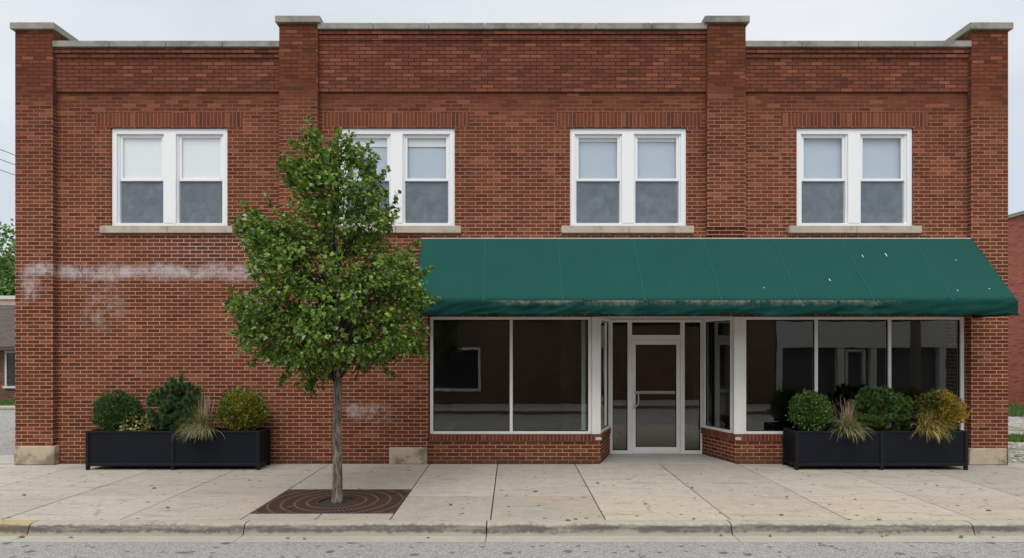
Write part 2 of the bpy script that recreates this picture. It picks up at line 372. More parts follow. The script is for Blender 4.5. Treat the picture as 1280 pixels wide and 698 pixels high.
M_BOXD = mat_leaf('dark_yew_leaf', [(0, (0.012, 0.042, 0.010)), (0.6, (0.032, 0.090, 0.016)), (1, (0.085, 0.175, 0.030))], 0.2)
M_BOXG = mat_leaf('boxwood_leaf', [(0, (0.022, 0.06, 0.010)), (0.6, (0.06, 0.135, 0.022)), (1, (0.17, 0.26, 0.055))], 0.22)
def yl(N, c):
    P = N.pos(); x, y, z = N.xyz(P)
    f = N.step(N.noise(P, 5.0, 3.0), 0.44, 0.58)
    return N.mix(N.math('MULTIPLY', f, 0.8), c, (0.30, 0.26, 0.025))
def yl2(N, c):
    P = N.pos(); x, y, z = N.xyz(P)
    f = N.step(N.math('ADD', N.noise(P, 6.0, 3.0), N.math('MULTIPLY', N.math('SUBTRACT', x, 7.05), 0.32)), 0.50, 0.57)
    return N.mix(N.math('MULTIPLY', f, 0.85), c, (0.40, 0.25, 0.018))
M_BOXY = mat_leaf('yellowing_boxwood_leaf', [(0, (0.025, 0.06, 0.008)), (0.6, (0.065, 0.12, 0.014)), (1, (0.20, 0.22, 0.03))], 0.25, extra=yl)
M_BOXO = mat_leaf('golden_boxwood_leaf', [(0, (0.02, 0.05, 0.008)), (0.6, (0.055, 0.09, 0.012)), (1, (0.16, 0.15, 0.025))], 0.2, extra=yl2)
M_VARI = mat_leaf('variegated_leaf', [(0, (0.14, 0.19, 0.03)), (0.4, (0.38, 0.40, 0.11)), (1, (0.62, 0.58, 0.27))], 0.2)
M_NEEDLE = mat_leaf('mugo_pine_needle', [(0, (0.018, 0.052, 0.016)), (0.6, (0.055, 0.125, 0.036)), (1, (0.180, 0.290, 0.105))], 0.2, 0.55)
M_NEEDLE2 = mat_leaf('light_pine_needle', [(0, (0.022, 0.065, 0.014)), (0.6, (0.075, 0.165, 0.032)), (1, (0.170, 0.290, 0.075))], 0.2, 0.55)
M_BLADEG = mat_leaf('grey_green_blade', [(0, (0.10, 0.15, 0.06)), (0.5, (0.21, 0.26, 0.12)), (0.75, (0.42, 0.34, 0.16)), (1, (0.55, 0.45, 0.24))], 0.2, 0.6)
M_BLADEY = mat_leaf('golden_blade', [(0, (0.09, 0.13, 0.03)), (0.25, (0.18, 0.20, 0.05)), (0.5, (0.46, 0.31, 0.08)), (1, (0.64, 0.46, 0.16))], 0.2, 0.6)
M_STRAW = mat_leaf('straw_stem', [(0, (0.34, 0.21, 0.15)), (1, (0.60, 0.45, 0.33))], 0.15, 0.7)
M_LAWNB = mat_leaf('lawn_blade', [(0, (0.05, 0.11, 0.02)), (0.6, (0.08, 0.17, 0.03)), (1, (0.16, 0.24, 0.06))], 0.2, 0.6)
M_LITTER = mat_leaf('dry_leaf', [(0, (0.06, 0.035, 0.02)), (0.5, (0.16, 0.09, 0.04)), (1, (0.34, 0.20, 0.06))], 0.1, 0.7)
def mat_bark():
    m, N = newmat('grey_bark'); oc = N.n('ShaderNodeTexCoord').outputs['Object']; x, y, z = N.xyz(oc)
    v = N.comb(x, y, N.math('MULTIPLY', z, 0.16))
    n1 = N.noise(v, 42.0, 6.0, 0.7); n2 = N.noise(oc, 30.0, 4.0, 0.7); n3 = N.noise(oc, 5.0, 3.0)
    c = N.mix(N.step(n1, 0.38, 0.66), (0.075, 0.060, 0.046), (0.29, 0.255, 0.205))
    c = N.mix(N.math('MULTIPLY', N.step(n2, 0.6, 0.72), 0.6), c, (0.40, 0.385, 0.335))
    k = N.math('MULTIPLY_ADD', n3, 0.5, 0.75); c = N.mix(1.0, c, N.comb(k, k, k), 'MULTIPLY')
    finish(N, principled(N, c, 0.92, N.bump(n1, 0.9, 0.012), spec=0.2)); return m
M_BARK = mat_bark()
M_TWIG = mat_plain('dark_twig_bark', (0.045, 0.036, 0.028), 0.9, var=0.3, scale=20, spec=0.1)
def mat_shingle():
    m, N = newmat('brown_shingles'); uv = N.n('ShaderNodeUVMap').outputs[0]
    b = N.n('ShaderNodeTexBrick', {'Vector': uv, 'Color1': (0.085, 0.060, 0.052), 'Color2': (0.052, 0.038, 0.034), 'Mortar': (0.05, 0.04, 0.035), 'Scale': 1.0, 'Mortar Size': 0.008, 'Brick Width': 0.3, 'Row Height': 0.14})
    finish(N, principled(N, b.outputs['Color'], 0.95, N.bump(b.outputs['Fac'], 0.4, -0.01))); return m
M_SHINGLE = mat_shingle()

# ------------------------------------------------------------------ mesh builder
class MB:
    def __init__(s):
        s.v = []; s.f = []; s.u = []; s.m = []; s.T = None
    def pt(s, p):
        p = Vector(p)
        return s.T @ p if s.T is not None else p
    def quad(s, ps, uvs=None, mi=0):
        i = len(s.v)
        s.v += [tuple(s.pt(p)) for p in ps]; s.f.append(tuple(range(i, i + len(ps))))
        s.u.append(uvs if uvs else [(0, 0)] * len(ps)); s.m.append(mi)
    def box(s, x0, x1, y0, y1, z0, z1, mi=0, uo=(0, 0), skip=''):
        i = len(s.v)
        cs = [(x0, y0, z0), (x1, y0, z0), (x1, y1, z0), (x0, y1, z0), (x0, y0, z1), (x1, y0, z1), (x1, y1, z1), (x0, y1, z1)]
        s.v += [tuple(s.pt(p)) for p in cs]
        for key, idx, (a, b) in (('f', (0, 1, 5, 4), (0, 2)), ('r', (1, 2, 6, 5), (1, 2)), ('k', (2, 3, 7, 6), (0, 2)), ('l', (3, 0, 4, 7), (1, 2)), ('t', (4, 5, 6, 7), (0, 1)), ('b', (3, 2, 1, 0), (0, 1))):
            if key in skip: continue
            s.f.append(tuple(i + k for k in idx))
            s.u.append([(cs[k][a] - uo[0], cs[k][b] - uo[1]) for k in idx]); s.m.append(mi)
    def prism(s, poly, z0, z1, mi=0):        # poly counter-clockwise seen from above
        n = len(poly); i = len(s.v)
        s.v += [tuple(s.pt((p[0], p[1], z0))) for p in poly] + [tuple(s.pt((p[0], p[1], z1))) for p in poly]
        L = 0.0
        for k in range(n):
            q = (k + 1) % n
            d = math.dist(poly[k][:2], poly[q][:2])
            s.f.append((i + k, i + q, i + n + q, i + n + k)); s.u.append([(L, z0), (L + d, z0), (L + d, z1), (L, z1)]); s.m.append(mi); L += d
        s.f.append(tuple(i + n + k for k in range(n))); s.u.append([(p[0], p[1]) for p in poly]); s.m.append(mi)
        s.f.append(tuple(i + k for k in reversed(range(n)))); s.u.append([(p[0], p[1]) for p in reversed(poly)]); s.m.append(mi)
    def tube(s, pts, rad, seg=8, mi=0, caps=True):
        pts = [Vector(p) for p in pts]
        rad = [rad] * len(pts) if isinstance(rad, (int, float)) else rad
        rings = []; prev = None
        for k, p in enumerate(pts):
            d = (pts[min(k + 1, len(pts) - 1)] - pts[max(k - 1, 0)]).normalized()
            if prev is None:
                ref = Vector((1, 0, 0)) if abs(d.x) < 0.8 else Vector((0, 1, 0))
                a = d.cross(ref).normalized()
            else:
                a = (prev - d * prev.dot(d)).normalized()
            prev = a; b = d.cross(a); i = len(s.v)
            for j in range(seg):
                t = 2 * math.pi * j / seg
                s.v.append(tuple(s.pt(p + (a * math.cos(t) + b * math.sin(t)) * rad[k])))
            rings.append(i)
        for k in range(len(pts) - 1):
            for j in range(seg):
                q = (j + 1) % seg
                s.f.append((rings[k] + j, rings[k] + q, rings[k + 1] + q, rings[k + 1] + j)); s.u.append([(0, 0)] * 4); s.m.append(mi)
        if caps:
            s.f.append(tuple(rings[0] + j for j in reversed(range(seg)))); s.u.append([(0, 0)] * seg); s.m.append(mi)
            s.f.append(tuple(rings[-1] + j for j in range(seg))); s.u.append([(0, 0)] * seg); s.m.append(mi)
    def build(s, name, mats, parent=None, org=(0, 0, 0), bevel=0.0, smooth=False, solid=0.0):
        me = bpy.data.meshes.new(name)
        o = Vector(org)
        vv = np.array(s.v, dtype=float) - np.array(o[:])
        me.from_pydata(vv.tolist(), [], s.f)
        for m in (mats if isinstance(mats, (list, tuple)) else [mats]): me.materials.append(m)
        uvl = me.uv_layers.new(name='UVMap')
        uvl.data.foreach_set('uv', [c for f in s.u for p in f for c in p])
        me.polygons.foreach_set('material_index', s.m)
        if smooth: me.polygons.foreach_set('use_smooth', [True] * len(s.f))
        me.update()
        ob = bpy.data.objects.new(name, me); COL.objects.link(ob)
        if parent: ob.parent = parent
        else: ob.location = o
        if solid:
            md = ob.modifiers.new('thick', 'SOLIDIFY'); md.thickness = solid; md.offset = -1
        if bevel:
            md = ob.modifiers.new('edge', 'BEVEL'); md.width = bevel; md.segments = 2; md.limit_method = 'ANGLE'
        return ob

def raw(name, verts, faces, mats, parent=None, mi=None, smooth=False):
    me = bpy.data.meshes.new(name)
    me.from_pydata(verts if isinstance(verts, list) else verts.tolist(), [], faces if isinstance(faces, list) else faces.tolist())
    for m in (mats if isinstance(mats, (list, tuple)) else [mats]): me.materials.append(m)
    if mi is not None: me.polygons.foreach_set('material_index', mi)
    if smooth: me.polygons.foreach_set('use_smooth', [True] * len(me.polygons))
    me.update()
    ob = bpy.data.objects.new(name, me); COL.objects.link(ob)
    if parent: ob.parent = parent
    return ob

def tag(o, label, cat, group=None):
    o['label'] = label; o['category'] = cat
    if group: o['group'] = group
    return o
def thing(name, loc, label, cat, group=None):
    o = bpy.data.objects.new(name, None); COL.objects.link(o); o.location = loc; o.empty_display_size = 0.2
    return tag(o, label, cat, group)
def struct(o): o['kind'] = 'structure'; return o
def stuff(o, label, cat): o['kind'] = 'stuff'; return tag(o, label, cat)

# ------------------------------------------------------------------ THE BUILDING
bld = thing('brick_building', (0, 0, 0), 'two-storey red brick storefront building with four white double windows and a recessed shop entrance', 'building')
ZL = 6.446
WC = (-5.957, -2.008, 2.02, 5.957)
ZW0, ZW1 = 4.125, 5.833
holes = [(c - 1.015, c + 1.015, ZW0, ZW1) for c in WC] + [(-1.444, 7.88, 0.0, 2.56)]
ZS0, ZS1 = 5.855, 6.095
xs = sorted({-7.9, 7.9, -1.444, 7.88} | {round(c + d, 4) for c in WC for d in (-1.275, -1.015, 1.015, 1.275)})
zs = [0.0, 2.56, 4.0, ZW0, ZW1, ZS0, ZS1, ZL]
mb = MB()
for i in range(len(xs) - 1):
    for j in range(len(zs) - 1):
        xa, xb, za, zb = xs[i], xs[i + 1], zs[j], zs[j + 1]
        xm, zm = (xa + xb) / 2, (za + zb) / 2
        if any(h[0] < xm < h[1] and h[2] < zm < h[3] for h in holes): continue
        mi = 0; uo = 0.0
        nearw = [c for c in WC if abs(xm - c) < 1.275]
        if nearw and 4.0 < zm < ZS0:
            if abs(xm - nearw[0]) > 1.015: mi = 1; uo = xa + 0.003
        if nearw and ZS0 < zm < ZS1: mi = 2
        uz = (ZS0 - 0.08) if mi == 2 else 0.0
        mb.quad([(xa, 0, za), (xb, 0, za), (xb, 0, zb), (xa, 0, zb)], [(xa - uo, za - uz), (xb - uo, za - uz), (xb - uo, zb - uz), (xa - uo, zb - uz)], mi)
for (a, b, c, d) in holes:
    D = 0.24
    if c > 0.1:
        mb.quad([(a, 0, c), (a, D, c), (b, D, c), (b, 0, c)], [(a, 0), (a, D), (b, D), (b, 0)])
    mb.quad([(a, 0, d), (b, 0, d), (b, D, d), (a, D, d)], [(a, 0), (b, 0), (b, D), (a, D)], 2 if c > 0.1 else 0)
    mb.quad([(a, 0, c), (a, 0, d), (a, D, d), (a, D, c)], [(0, c), (0, d), (D, d), (D, c)])
    mb.quad([(b, 0, c), (b, D, c), (b, D, d), (b, 0, d)], [(0, c), (D, c), (D, d), (0, d)])
# side, rear walls and flat roof
mb.quad([(-8.5, 14, 0), (-8.5, 0.5, 0), (-8.5, 0.5, 6.9), (-8.5, 14, 6.9)], [(14, 0), (0.5, 0), (0.5, 6.9), (14, 6.9)])
mb.quad([(8.5, 0.5, 0), (8.5, 14, 0), (8.5, 14, 6.9), (8.5, 0.5, 6.9)], [(0.5, 0), (14, 0), (14, 6.9), (0.5, 6.9)])
mb.quad([(8.5, 14, 0), (-8.5, 14, 0), (-8.5, 14, 6.9), (8.5, 14, 6.9)], [(0, 0), (17, 0), (17, 6.9), (0, 6.9)])
mb.build('wall', [M_BRICK, M_JAMB, M_SOLDIER], bld)
mb = MB(); mb.box(-8.48, 8.48, 0.31, 13.98, 6.3, 6.5); mb.build('roof', M_SOIL, bld)

# parapet bays with corbelled steps
for (xa, xb, ztop) in ((-7.9, -4.005, 7.19), (-3.344, 3.358, 7.497), (4.02, 7.9, 7.19)):
    mb = MB()
    st = 0.068 if ztop > 7.3 else 0.085; st2 = 0.095 if ztop > 7.3 else 0.085
    mb.box(xa, xb, -0.028, 0.30, ZL, ztop - st - st2)
    mb.box(xa, xb, -0.050, 0.30, ztop - st - st2, ztop - st)
    mb.box(xa, xb, -0.072, 0.30, ztop - st, ztop)
    mb.build('parapet', M_PARAPET, bld)
    mb = MB(); n = round((xb - xa) / 0.985); w = (xb - xa) / n
    for k in range(n): mb.box(xa + k * w + (0.004 if k else 0), xa + (k + 1) * w - (0.004 if k < n - 1 else 0), -0.112, 0.34, ztop, ztop + 0.105)
    mb.build('coping', M_COPING, bld, bevel=0.008)
# corner piers and the two pilasters between the bays
def stack(x0, x1, y0, y1, z0, z1, cap):
    mb = MB(); mb.box(x0, x1, y0, y1, z0, z1)
    if z0 > 3:
        mb.box(x0 + 0.004, x1 - 0.004, y0 + 0.026, 0.2, z0 - 0.064, z0); mb.box(x0 + 0.008, x1 - 0.008, y0 + 0.052, 0.2, z0 - 0.128, z0 - 0.064)
    p = mb.build('pier' if z0 < 3 else 'pilaster', M_BRICK, bld)
    mb = MB(); mb.box(x0 - 0.055, x1 + 0.055, y0 - 0.055, y1 + 0.055, z1, z1 + 0.115); mb.build('cap', M_COPING, p, bevel=0.01)
    return p
pl = stack(-8.547, -7.90, -0.10, 0.52, 0.0, 7.475, True)
pr_ = stack(7.90, 8.535, -0.10, 0.52, 0.0, 7.475, True)
stack(-4.005, -3.344, -0.10, 0.30, 4.09, 7.59, True)
stack(3.358, 4.02, -0.10, 0.30, 4.09, 7.59, True)
mb = MB(); mb.box(-2.125, -1.458, -0.035, 0.1, 0.29, 3.87); lp = mb.build('pier', M_BRICK, bld)
for (p, x0, x1, y0, zt) in ((pl, -8.555, -7.86, -0.122, 0.325), (pr_, 7.86, 8.50, -0.122, 0.285), (lp, -2.125, -1.47, -0.055, 0.29)):
    mb = MB(); mb.box(x0, x1, y0, 0.15, 0.002, zt); mb.build('stone_block', M_BLOCK, p, bevel=0.012)

# upper windows
def up_window(c, k):
    mb = MB(); x0, x1 = c - 1.012, c + 1.012; yf, yb = 0.035, 0.15
    f = 0.085
    mb.box(x0, x0 + f, yf, yb, ZW0, ZW1); mb.box(x1 - f, x1, yf, yb, ZW0, ZW1)
    mb.box(x0 + f, x1 - f, yf, yb, ZW1 - 0.095, ZW1); mb.box(x0 + f, x1 - f, yf, yb, ZW0, ZW0 + 0.06)
    mb.box(c - 0.105, c + 0.105, yf - 0.006, yb, ZW0 + 0.06, ZW1 - 0.095)
    # thin inner stop bead
    for (a, b) in ((x0 + f, c - 0.105), (c + 0.105, x1 - f)):
        mb.box(a, a + 0.03, yf + 0.03, yb, ZW0 + 0.06, ZW1 - 0.095); mb.box(b - 0.03, b, yf + 0.03, yb, ZW0 + 0.06, ZW1 - 0.095)
    w = mb.build('window', M_WHITE, bld, bevel=0.005)
    zm = (580 - 223.5) / 72
    for si, (a, b) in enumerate(((x0 + f + 0.03, c - 0.135), (c + 0.135, x1 - f - 0.03))):
        su = MB(); s = 0.042; zt = ZW1 - 0.095
        su.box(a, a + s, 0.085, 0.12, zm - 0.02, zt); su.box(b - s, b, 0.085, 0.12, zm - 0.02, zt)
        su.box(a + s, b - s, 0.085, 0.12, zt - s - 0.01, zt); su.box(a + s, b - s, 0.075, 0.12, zm - 0.022, zm + 0.022)
        su.build('upper_sash', M_WHITE, w, bevel=0.003)
        sl = MB(); zb = ZW0 + 0.06
        sl.box(a, a + s, 0.122, 0.155, zb, zm - 0.023); sl.box(b - s, b, 0.122, 0.155, zb, zm - 0.023)
        sl.box(a + s, b - s, 0.122, 0.155, zb, zb + s + 0.012); sl.box(a + s, b - s, 0.122, 0.155, zm - 0.06, zm - 0.023)
        sl.build('lower_sash', M_WHITE, w, bevel=0.003)
        g = MB(); g.box(a + s - 0.004, b - s + 0.004, 0.100, 0.106, zm + 0.02, zt - s - 0.008); g.build('pane', M_GLASS, w)
        g = MB(); g.box(a + s - 0.004, b - s + 0.004, 0.136, 0.142, zb + s + 0.01, zm - 0.058); g.build('pane', M_GLASS, w)
        g = MB(); g.box(a + 0.012, b - 0.012, 0.108, 0.1095, zb + 0.012, zm - 0.03); g.build('insect_screen', M_SCREEN, w)
        # roller shade, its blue-grey standing in for reflected sky
        g = MB(); nx = 10
        zlow = zb + 0.02
        for q in range(nx):
            xa_, xb_ = a + (b - a) * q / nx, a + (b - a) * (q + 1) / nx
            ya_, yb_ = [0.164 + 0.004 * math.sin(2.1 * xx * 3 + k + si) for xx in (xa_, xb_)]
            g.quad([(xa_, ya_, zlow), (xb_, yb_, zlow), (xb_, yb_, zt + 0.04), (xa_, ya_, zt + 0.04)])
        g.build('blind', M_BLINDG, w, solid=0.002)
        if k == 0:
            g = MB(); g.box(a + 0.006, b - 0.006, 0.124, 0.127, zm - 0.018, zt - 0.004); bl = g.build('blind', M_BLINDW, w)
            bl['label'] = 'white roller blind drawn down behind the upper glass'
        if k in (1, 2):
            g = MB(); g.box(a, b, 0.140, 0.155, zt - (0.19 if k == 1 else 0.10), zt + 0.02); hb = g.build('blind_cassette', M_BLINDW, w)
    mb = MB()
    xa, xb = c - 1.165, c + 1.125
    mb.box(xa, c - 0.003, -0.062, 0.13, 4.0, ZW0 - 0.002); mb.box(c + 0.003, xb, -0.062, 0.13, 4.0, ZW0 - 0.002)
    mb.build('sill', M_STONE, w, bevel=0.006)
for k, c in enumerate(WC): up_window(c, k)
# rooms behind
mb = MB()
def room(mb, x0, x1, y0, y1, z0, z1, mi=0, front=False):
    mb.quad([(x0, y1, z0), (x1, y1, z0), (x1, y1, z1), (x0, y1, z1)], None, mi)
    mb.quad([(x0, y0, z0), (x0, y1, z0), (x0, y1, z1), (x0, y0, z1)], None, mi)
    mb.quad([(x1, y1, z0), (x1, y0, z0), (x1, y0, z1), (x1, y1, z1)], None, mi)
    mb.quad([(x0, y0, z1), (x0, y1, z1), (x1, y1, z1), (x1, y0, z1)], None, mi)
    mb.quad([(x0, y0, z0), (x1, y0, z0), (x1, y1, z0), (x0, y1, z0)], None, mi)
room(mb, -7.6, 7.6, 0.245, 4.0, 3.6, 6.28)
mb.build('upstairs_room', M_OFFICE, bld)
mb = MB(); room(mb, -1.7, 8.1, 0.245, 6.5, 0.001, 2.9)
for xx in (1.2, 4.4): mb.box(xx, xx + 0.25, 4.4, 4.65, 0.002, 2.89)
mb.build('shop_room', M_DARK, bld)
mb = MB(); mb.box(-1.45, 1.30, 0.21, 6.45, 0.002, 0.012); mb.box(1.3, 4.2, 1.08, 6.45, 0.002, 0.012); mb.box(4.2, 7.9, 0.21, 6.45, 0.002, 0.012)
mb.build('shop_floor', M_CARPET, bld)
mb = MB(); mb.box(1.235, 1.30, 0.22, 0.32, 0.5, 2.5); mb.build('window_jamb', M_ROOMLIGHT, bld)

# bulkheads below the shop windows
def bulkhead(poly, cap, blockxy):
    mb = MB(); mb.prism(poly, 0.003, 0.40, 0); mb.prism(cap, 0.40, 0.512, 1)
    b = mb.build('bulkhead', [M_BRICK, M_ROWLOCK], bld, bevel=0.003)
    mb = MB(); x, y = blockxy; mb.box(x - 0.05, x + 0.05, y - 0.03, y + 0.02, 0.415, 0.465); mb.build('metal_clip', M_FLASH, b, bevel=0.004)
bulkhead([(-1.444, 0.0), (1.54, 0.0), (1.85, 1.0), (1.64, 1.0), (1.36, 0.2), (-1.444, 0.2)],
         [(-1.444, -0.024), (1.558, -0.024), (1.874, 1.0), (1.64, 1.0), (1.36, 0.2), (-1.444, 0.2)], (1.50, 0.0))
bulkhead([(3.875, 0.0), (7.88, 0.0), (7.88, 0.2), (4.06, 0.2), (3.83, 1.0), (3.60, 1.0)],
         [(3.857, -0.024), (7.88, -0.024), (7.88, 0.2), (4.06, 0.2), (3.83, 1.0), (3.576, 1.0)], (3.92, 0.0))

def shop_window(x0, x1, bars, T=None, z0=0.512, z1=2.555, f=0.055, yf=0.035, yb=0.135, fl=None, fr=None):
    mb = MB(); mb.T = T
    fl = fl or f; fr = fr or f
    zt = z1 - 0.05; zb = z0 + 0.045
    mb.box(x0, x0 + fl, yf, yb, z0, z1); mb.box(x1 - fr, x1, yf, yb, z0, z1)
    mb.box(x0 + fl, x1 - fr, yf, yb, zt, z1); mb.box(x0 + fl, x1 - fr, yf - 0.012, yb, z0, zb)
    xs_ = [x0 + fl] + [q for b in bars for q in (b - 0.026, b + 0.026)] + [x1 - fr]
    w = mb.build('shop_window', M_ALU, bld, bevel=0.004)
    for b in bars:
        m2 = MB(); m2.T = T; m2.box(b - 0.026, b + 0.026, yf + 0.004, yb, zb, zt); m2.build('mullion', M_ALU, w, bevel=0.004)
    for k in range(0, len(xs_), 2):
        # black glazing bead and the pane itself
        a, b = xs_[k], xs_[k + 1]
        m2 = MB(); m2.T = T
        m2.box(a, a + 0.012, yf + 0.03, yf + 0.06, zb, zt); m2.box(b - 0.012, b, yf + 0.03, yf + 0.06, zb, zt)
        m2.box(a + 0.012, b - 0.012, yf + 0.03, yf + 0.06, zt - 0.012, zt); m2.box(a + 0.012, b - 0.012, yf + 0.03, yf + 0.06, zb, zb + 0.012)
        m2.build('glazing_bead', M_PFRAME, w)
        m2 = MB(); m2.T = T; m2.box(a + 0.002, b - 0.002, yf + 0.042, yf + 0.05, zb + 0.002, zt - 0.002); m2.build('pane', M_SHOPGLASS, w)
    return w
shop_window(-1.43, 1.385, [-0.014])
shop_window(4.04, 7.878, [5.305, 6.585], fr=0.06, fl=0.04)
# splayed returns of the recess
def splay(ax, ay, bx, by):
    d = Vector((bx - ax, by - ay, 0)); L = d.length; d.normalize()
    n = Vector((-d.y, d.x, 0))       # pointing into the shop when d runs the way the outside sees it left to right
    T = Matrix(((d.x, n.x, 0, ax), (d.y, n.y, 0, ay), (0, 0, 1, 0), (0, 0, 0, 1)))
    return T, L
T, L = splay(1.555, 0.13, 1.862, 0.985); shop_window(0.0, L, [], T, f=0.05, yf=0.0, yb=0.07)
T, L = splay(3.588, 0.985, 3.86, 0.13); shop_window(0.0, L, [], T, f=0.05, yf=0.0, yb=0.07, fl=0.09)
for (xa, xb) in ((1.388, 1.542), (3.862, 4.037)):
    mb = MB(); mb.box(xa, xb, 0.012, 0.15, 0.512, 2.555); mb.build('corner_post', M_ALU, bld, bevel=0.006)
mb = MB(); mb.box(1.30, 4.12, 0.155, 1.20, 2.556, 2.60); mb.box(1.545, 3.86, 0.02, 0.155, 2.556, 2.60); mb.build('entry_ceiling', M_CEIL, bld)
# entrance: frame with sidelights, transom and glass door
yd = 1.0
def X(px): return (px - 640) / 66.0
xa, xb = 1.855, 3.632
dm = [X(784.5), X(790), X(850.5), X(856)]
mb = MB(); y0, y1 = yd, yd + 0.10
mb.box(xa, xa + 0.05, y0, y1, 0.006, 2.552); mb.box(xb - 0.06, xb, y0, y1, 0.006, 2.552)
mb.box(dm[0], dm[1], y0, y1, 0.006, 2.50); mb.box(dm[2], dm[3], y0, y1, 0.006, 2.50)
mb.box(xa + 0.05, xb - 0.06, y0, y1, 2.50, 2.552)
mb.box(dm[1], dm[2], y0, y1, 2.17, 2.26)
mb.box(xa + 0.05, dm[0], y0, y1, 0.006, 0.07); mb.box(dm[3], xb - 0.06, y0, y1, 0.006, 0.07)
mb.box(dm[1], dm[2], y0 + 0.02, y1, 0.004, 0.018)
ent = mb.build('entrance_frame', M_ALU, bld, bevel=0.004)
for (a, b, z0, z1) in ((xa + 0.05, dm[0], 0.07, 2.50), (dm[3], xb - 0.06, 0.07, 2.50), (dm[1], dm[2], 2.26, 2.50)):
    m2 = MB(); m2.box(a + 0.002, b - 0.002, yd + 0.05, yd + 0.058, z0 + 0.002, z1 - 0.002); m2.build('pane', M_SHOPGLASS, ent)
    m2 = MB()
    m2.box(a, a + 0.012, yd + 0.03, yd + 0.062, z0, z1); m2.box(b - 0.012, b, yd + 0.03, yd + 0.062, z0, z1); m2.box(a + 0.012, b - 0.012, yd + 0.03, yd + 0.062, z1 - 0.012, z1); m2.box(a + 0.012, b - 0.012, yd + 0.03, yd + 0.062, z0, z0 + 0.012)
    m2.build('glazing_bead', M_PFRAME, ent)
da, db = dm[1] + 0.004, dm[2] - 0.004
mb = MB(); s = 0.068
mb.box(da, da + s, yd + 0.012, yd + 0.056, 0.022, 2.165); mb.box(db - s, db, yd + 0.012, yd + 0.056, 0.022, 2.165)
mb.box(da + s, db - s, yd + 0.012, yd + 0.056, 2.075, 2.165); mb.box(da + s, db - s, yd + 0.012, yd + 0.056, 0.022, 0.135)
door = mb.build('door', M_ALU, bld, bevel=0.004)
m2 = MB(); m2.box(da + s - 0.002, db - s + 0.002, yd + 0.03, yd + 0.038, 0.133, 2.077); m2.build('pane', M_SHOPGLASS, door)
m2 = MB()
m2.box(da + s, da + s + 0.013, yd + 0.02, yd + 0.045, 0.135, 2.075); m2.box(db - s - 0.013, db - s, yd + 0.02, yd + 0.045, 0.135, 2.075); m2.box(da + s + 0.013, db - s - 0.013, yd + 0.02, yd + 0.045, 2.06, 2.075); m2.box(da + s + 0.013, db - s - 0.013, yd + 0.02, yd + 0.045, 0.135, 0.15)
m2.build('glazing_bead', M_PFRAME, door)
m2 = MB(); zpb = 1.986 - (491 - 437) / 66.0; m2.box(da + s - 0.03, db - s + 0.005, yd + 0.058, yd + 0.09, zpb - 0.02, zpb + 0.02); m2.box(da + 0.02, db - 0.02, yd + 0.0565, yd + 0.064, zpb - 0.028, zpb + 0.028); m2.build('push_bar', M_STEEL, door, bevel=0.004)
hx = da + 0.03
m2 = MB(); m2.tube([(hx, yd + 0.02, 1.18), (hx, yd - 0.035, 1.18), (hx + 0.05, yd - 0.055, 1.175), (hx + 0.075, yd - 0.06, 1.13), (hx + 0.08, yd - 0.06, 1.04), (hx + 0.075, yd - 0.06, 0.97), (hx + 0.05, yd - 0.055, 0.915), (hx, yd - 0.035, 0.905), (hx, yd + 0.02, 0.905)], 0.0115, 10)
m2.build('handle', M_STEEL, door, smooth=True)
for zc in (1.30, 0.86):
    m2 = MB(); m2.tube([(hx, yd + 0.016, zc), (hx, yd - 0.004, zc)], 0.022, 14); m2.build('lock_cylinder', M_STEEL, door)

# ------------------------------------------------------------------ AWNING
AX0, AX1 = -1.553, 7.905
yw, zw_, yf_, zf_ = -0.112, 3.883, -1.09, 2.752
aw = thing('awning', (0, 0, 0), 'long dark green canvas awning with a stained valance over the shop windows', 'awning')
seams = [-0.45, 0.79, 2.08, 3.28, 4.49, 5.66, 6.9]
marks = [AX0] + seams + [AX1]
def sag(x, t):
    for a, b in zip(marks[:-1], marks[1:]):
        if a <= x <= b:
            q = (x - a) / (b - a)
            return math.sin(math.pi * q) ** 0.8 * math.sin(math.pi * t) * 0.042
    return 0
mb = MB(); nx, nt_ = 150, 14
def cpt(x, t, up=0.0):
    nrm = Vector((0, -(zw_ - zf_), -(yf_ - yw))).normalized(); nrm = Vector((0, nrm.y, abs(nrm.z)))
    w = (mnoise.noise(Vector((x * 0.9, t * 1.5, 3.1))) * 0.016 + mnoise.noise(Vector((x * 3.2 + t, t * 0.5, 7.7))) * 0.016) * math.sin(math.pi * t)
    p = Vector((x, yw + (yf_ - yw) * t, zw_ + (zf_ - zw_) * t))
    return p + nrm * (w - sag(x, t) + up)
grid = [[cpt(AX0 + (AX1 - AX0) * i / nx, j / nt_) for i in range(nx + 1)] for j in range(nt_ + 1)]
vs = [p for row in grid for p in row]
mb.v = [tuple(p) for p in vs]
for j in range(nt_):
    for i in range(nx):
        a = j * (nx + 1) + i
        mb.f.append((a, a + nx + 1, a + nx + 2, a + 1)); mb.u.append([(0, 0)] * 4); mb.m.append(0)
can = mb.build('canopy', M_CANVAS, aw, smooth=True, solid=0.004)
for sx in seams:
    m2 = MB(); q = 16; hw = 0.009
    pts = [[cpt(sx + d, t / q, 0.004) for d in (-hw, hw)] for t in range(q + 1)]
    for t in range(q):
        m2.quad([pts[t][0], pts[t + 1][0], pts[t + 1][1], pts[t][1]])
    m2.build('seam', M_SEAM, can, solid=0.003)
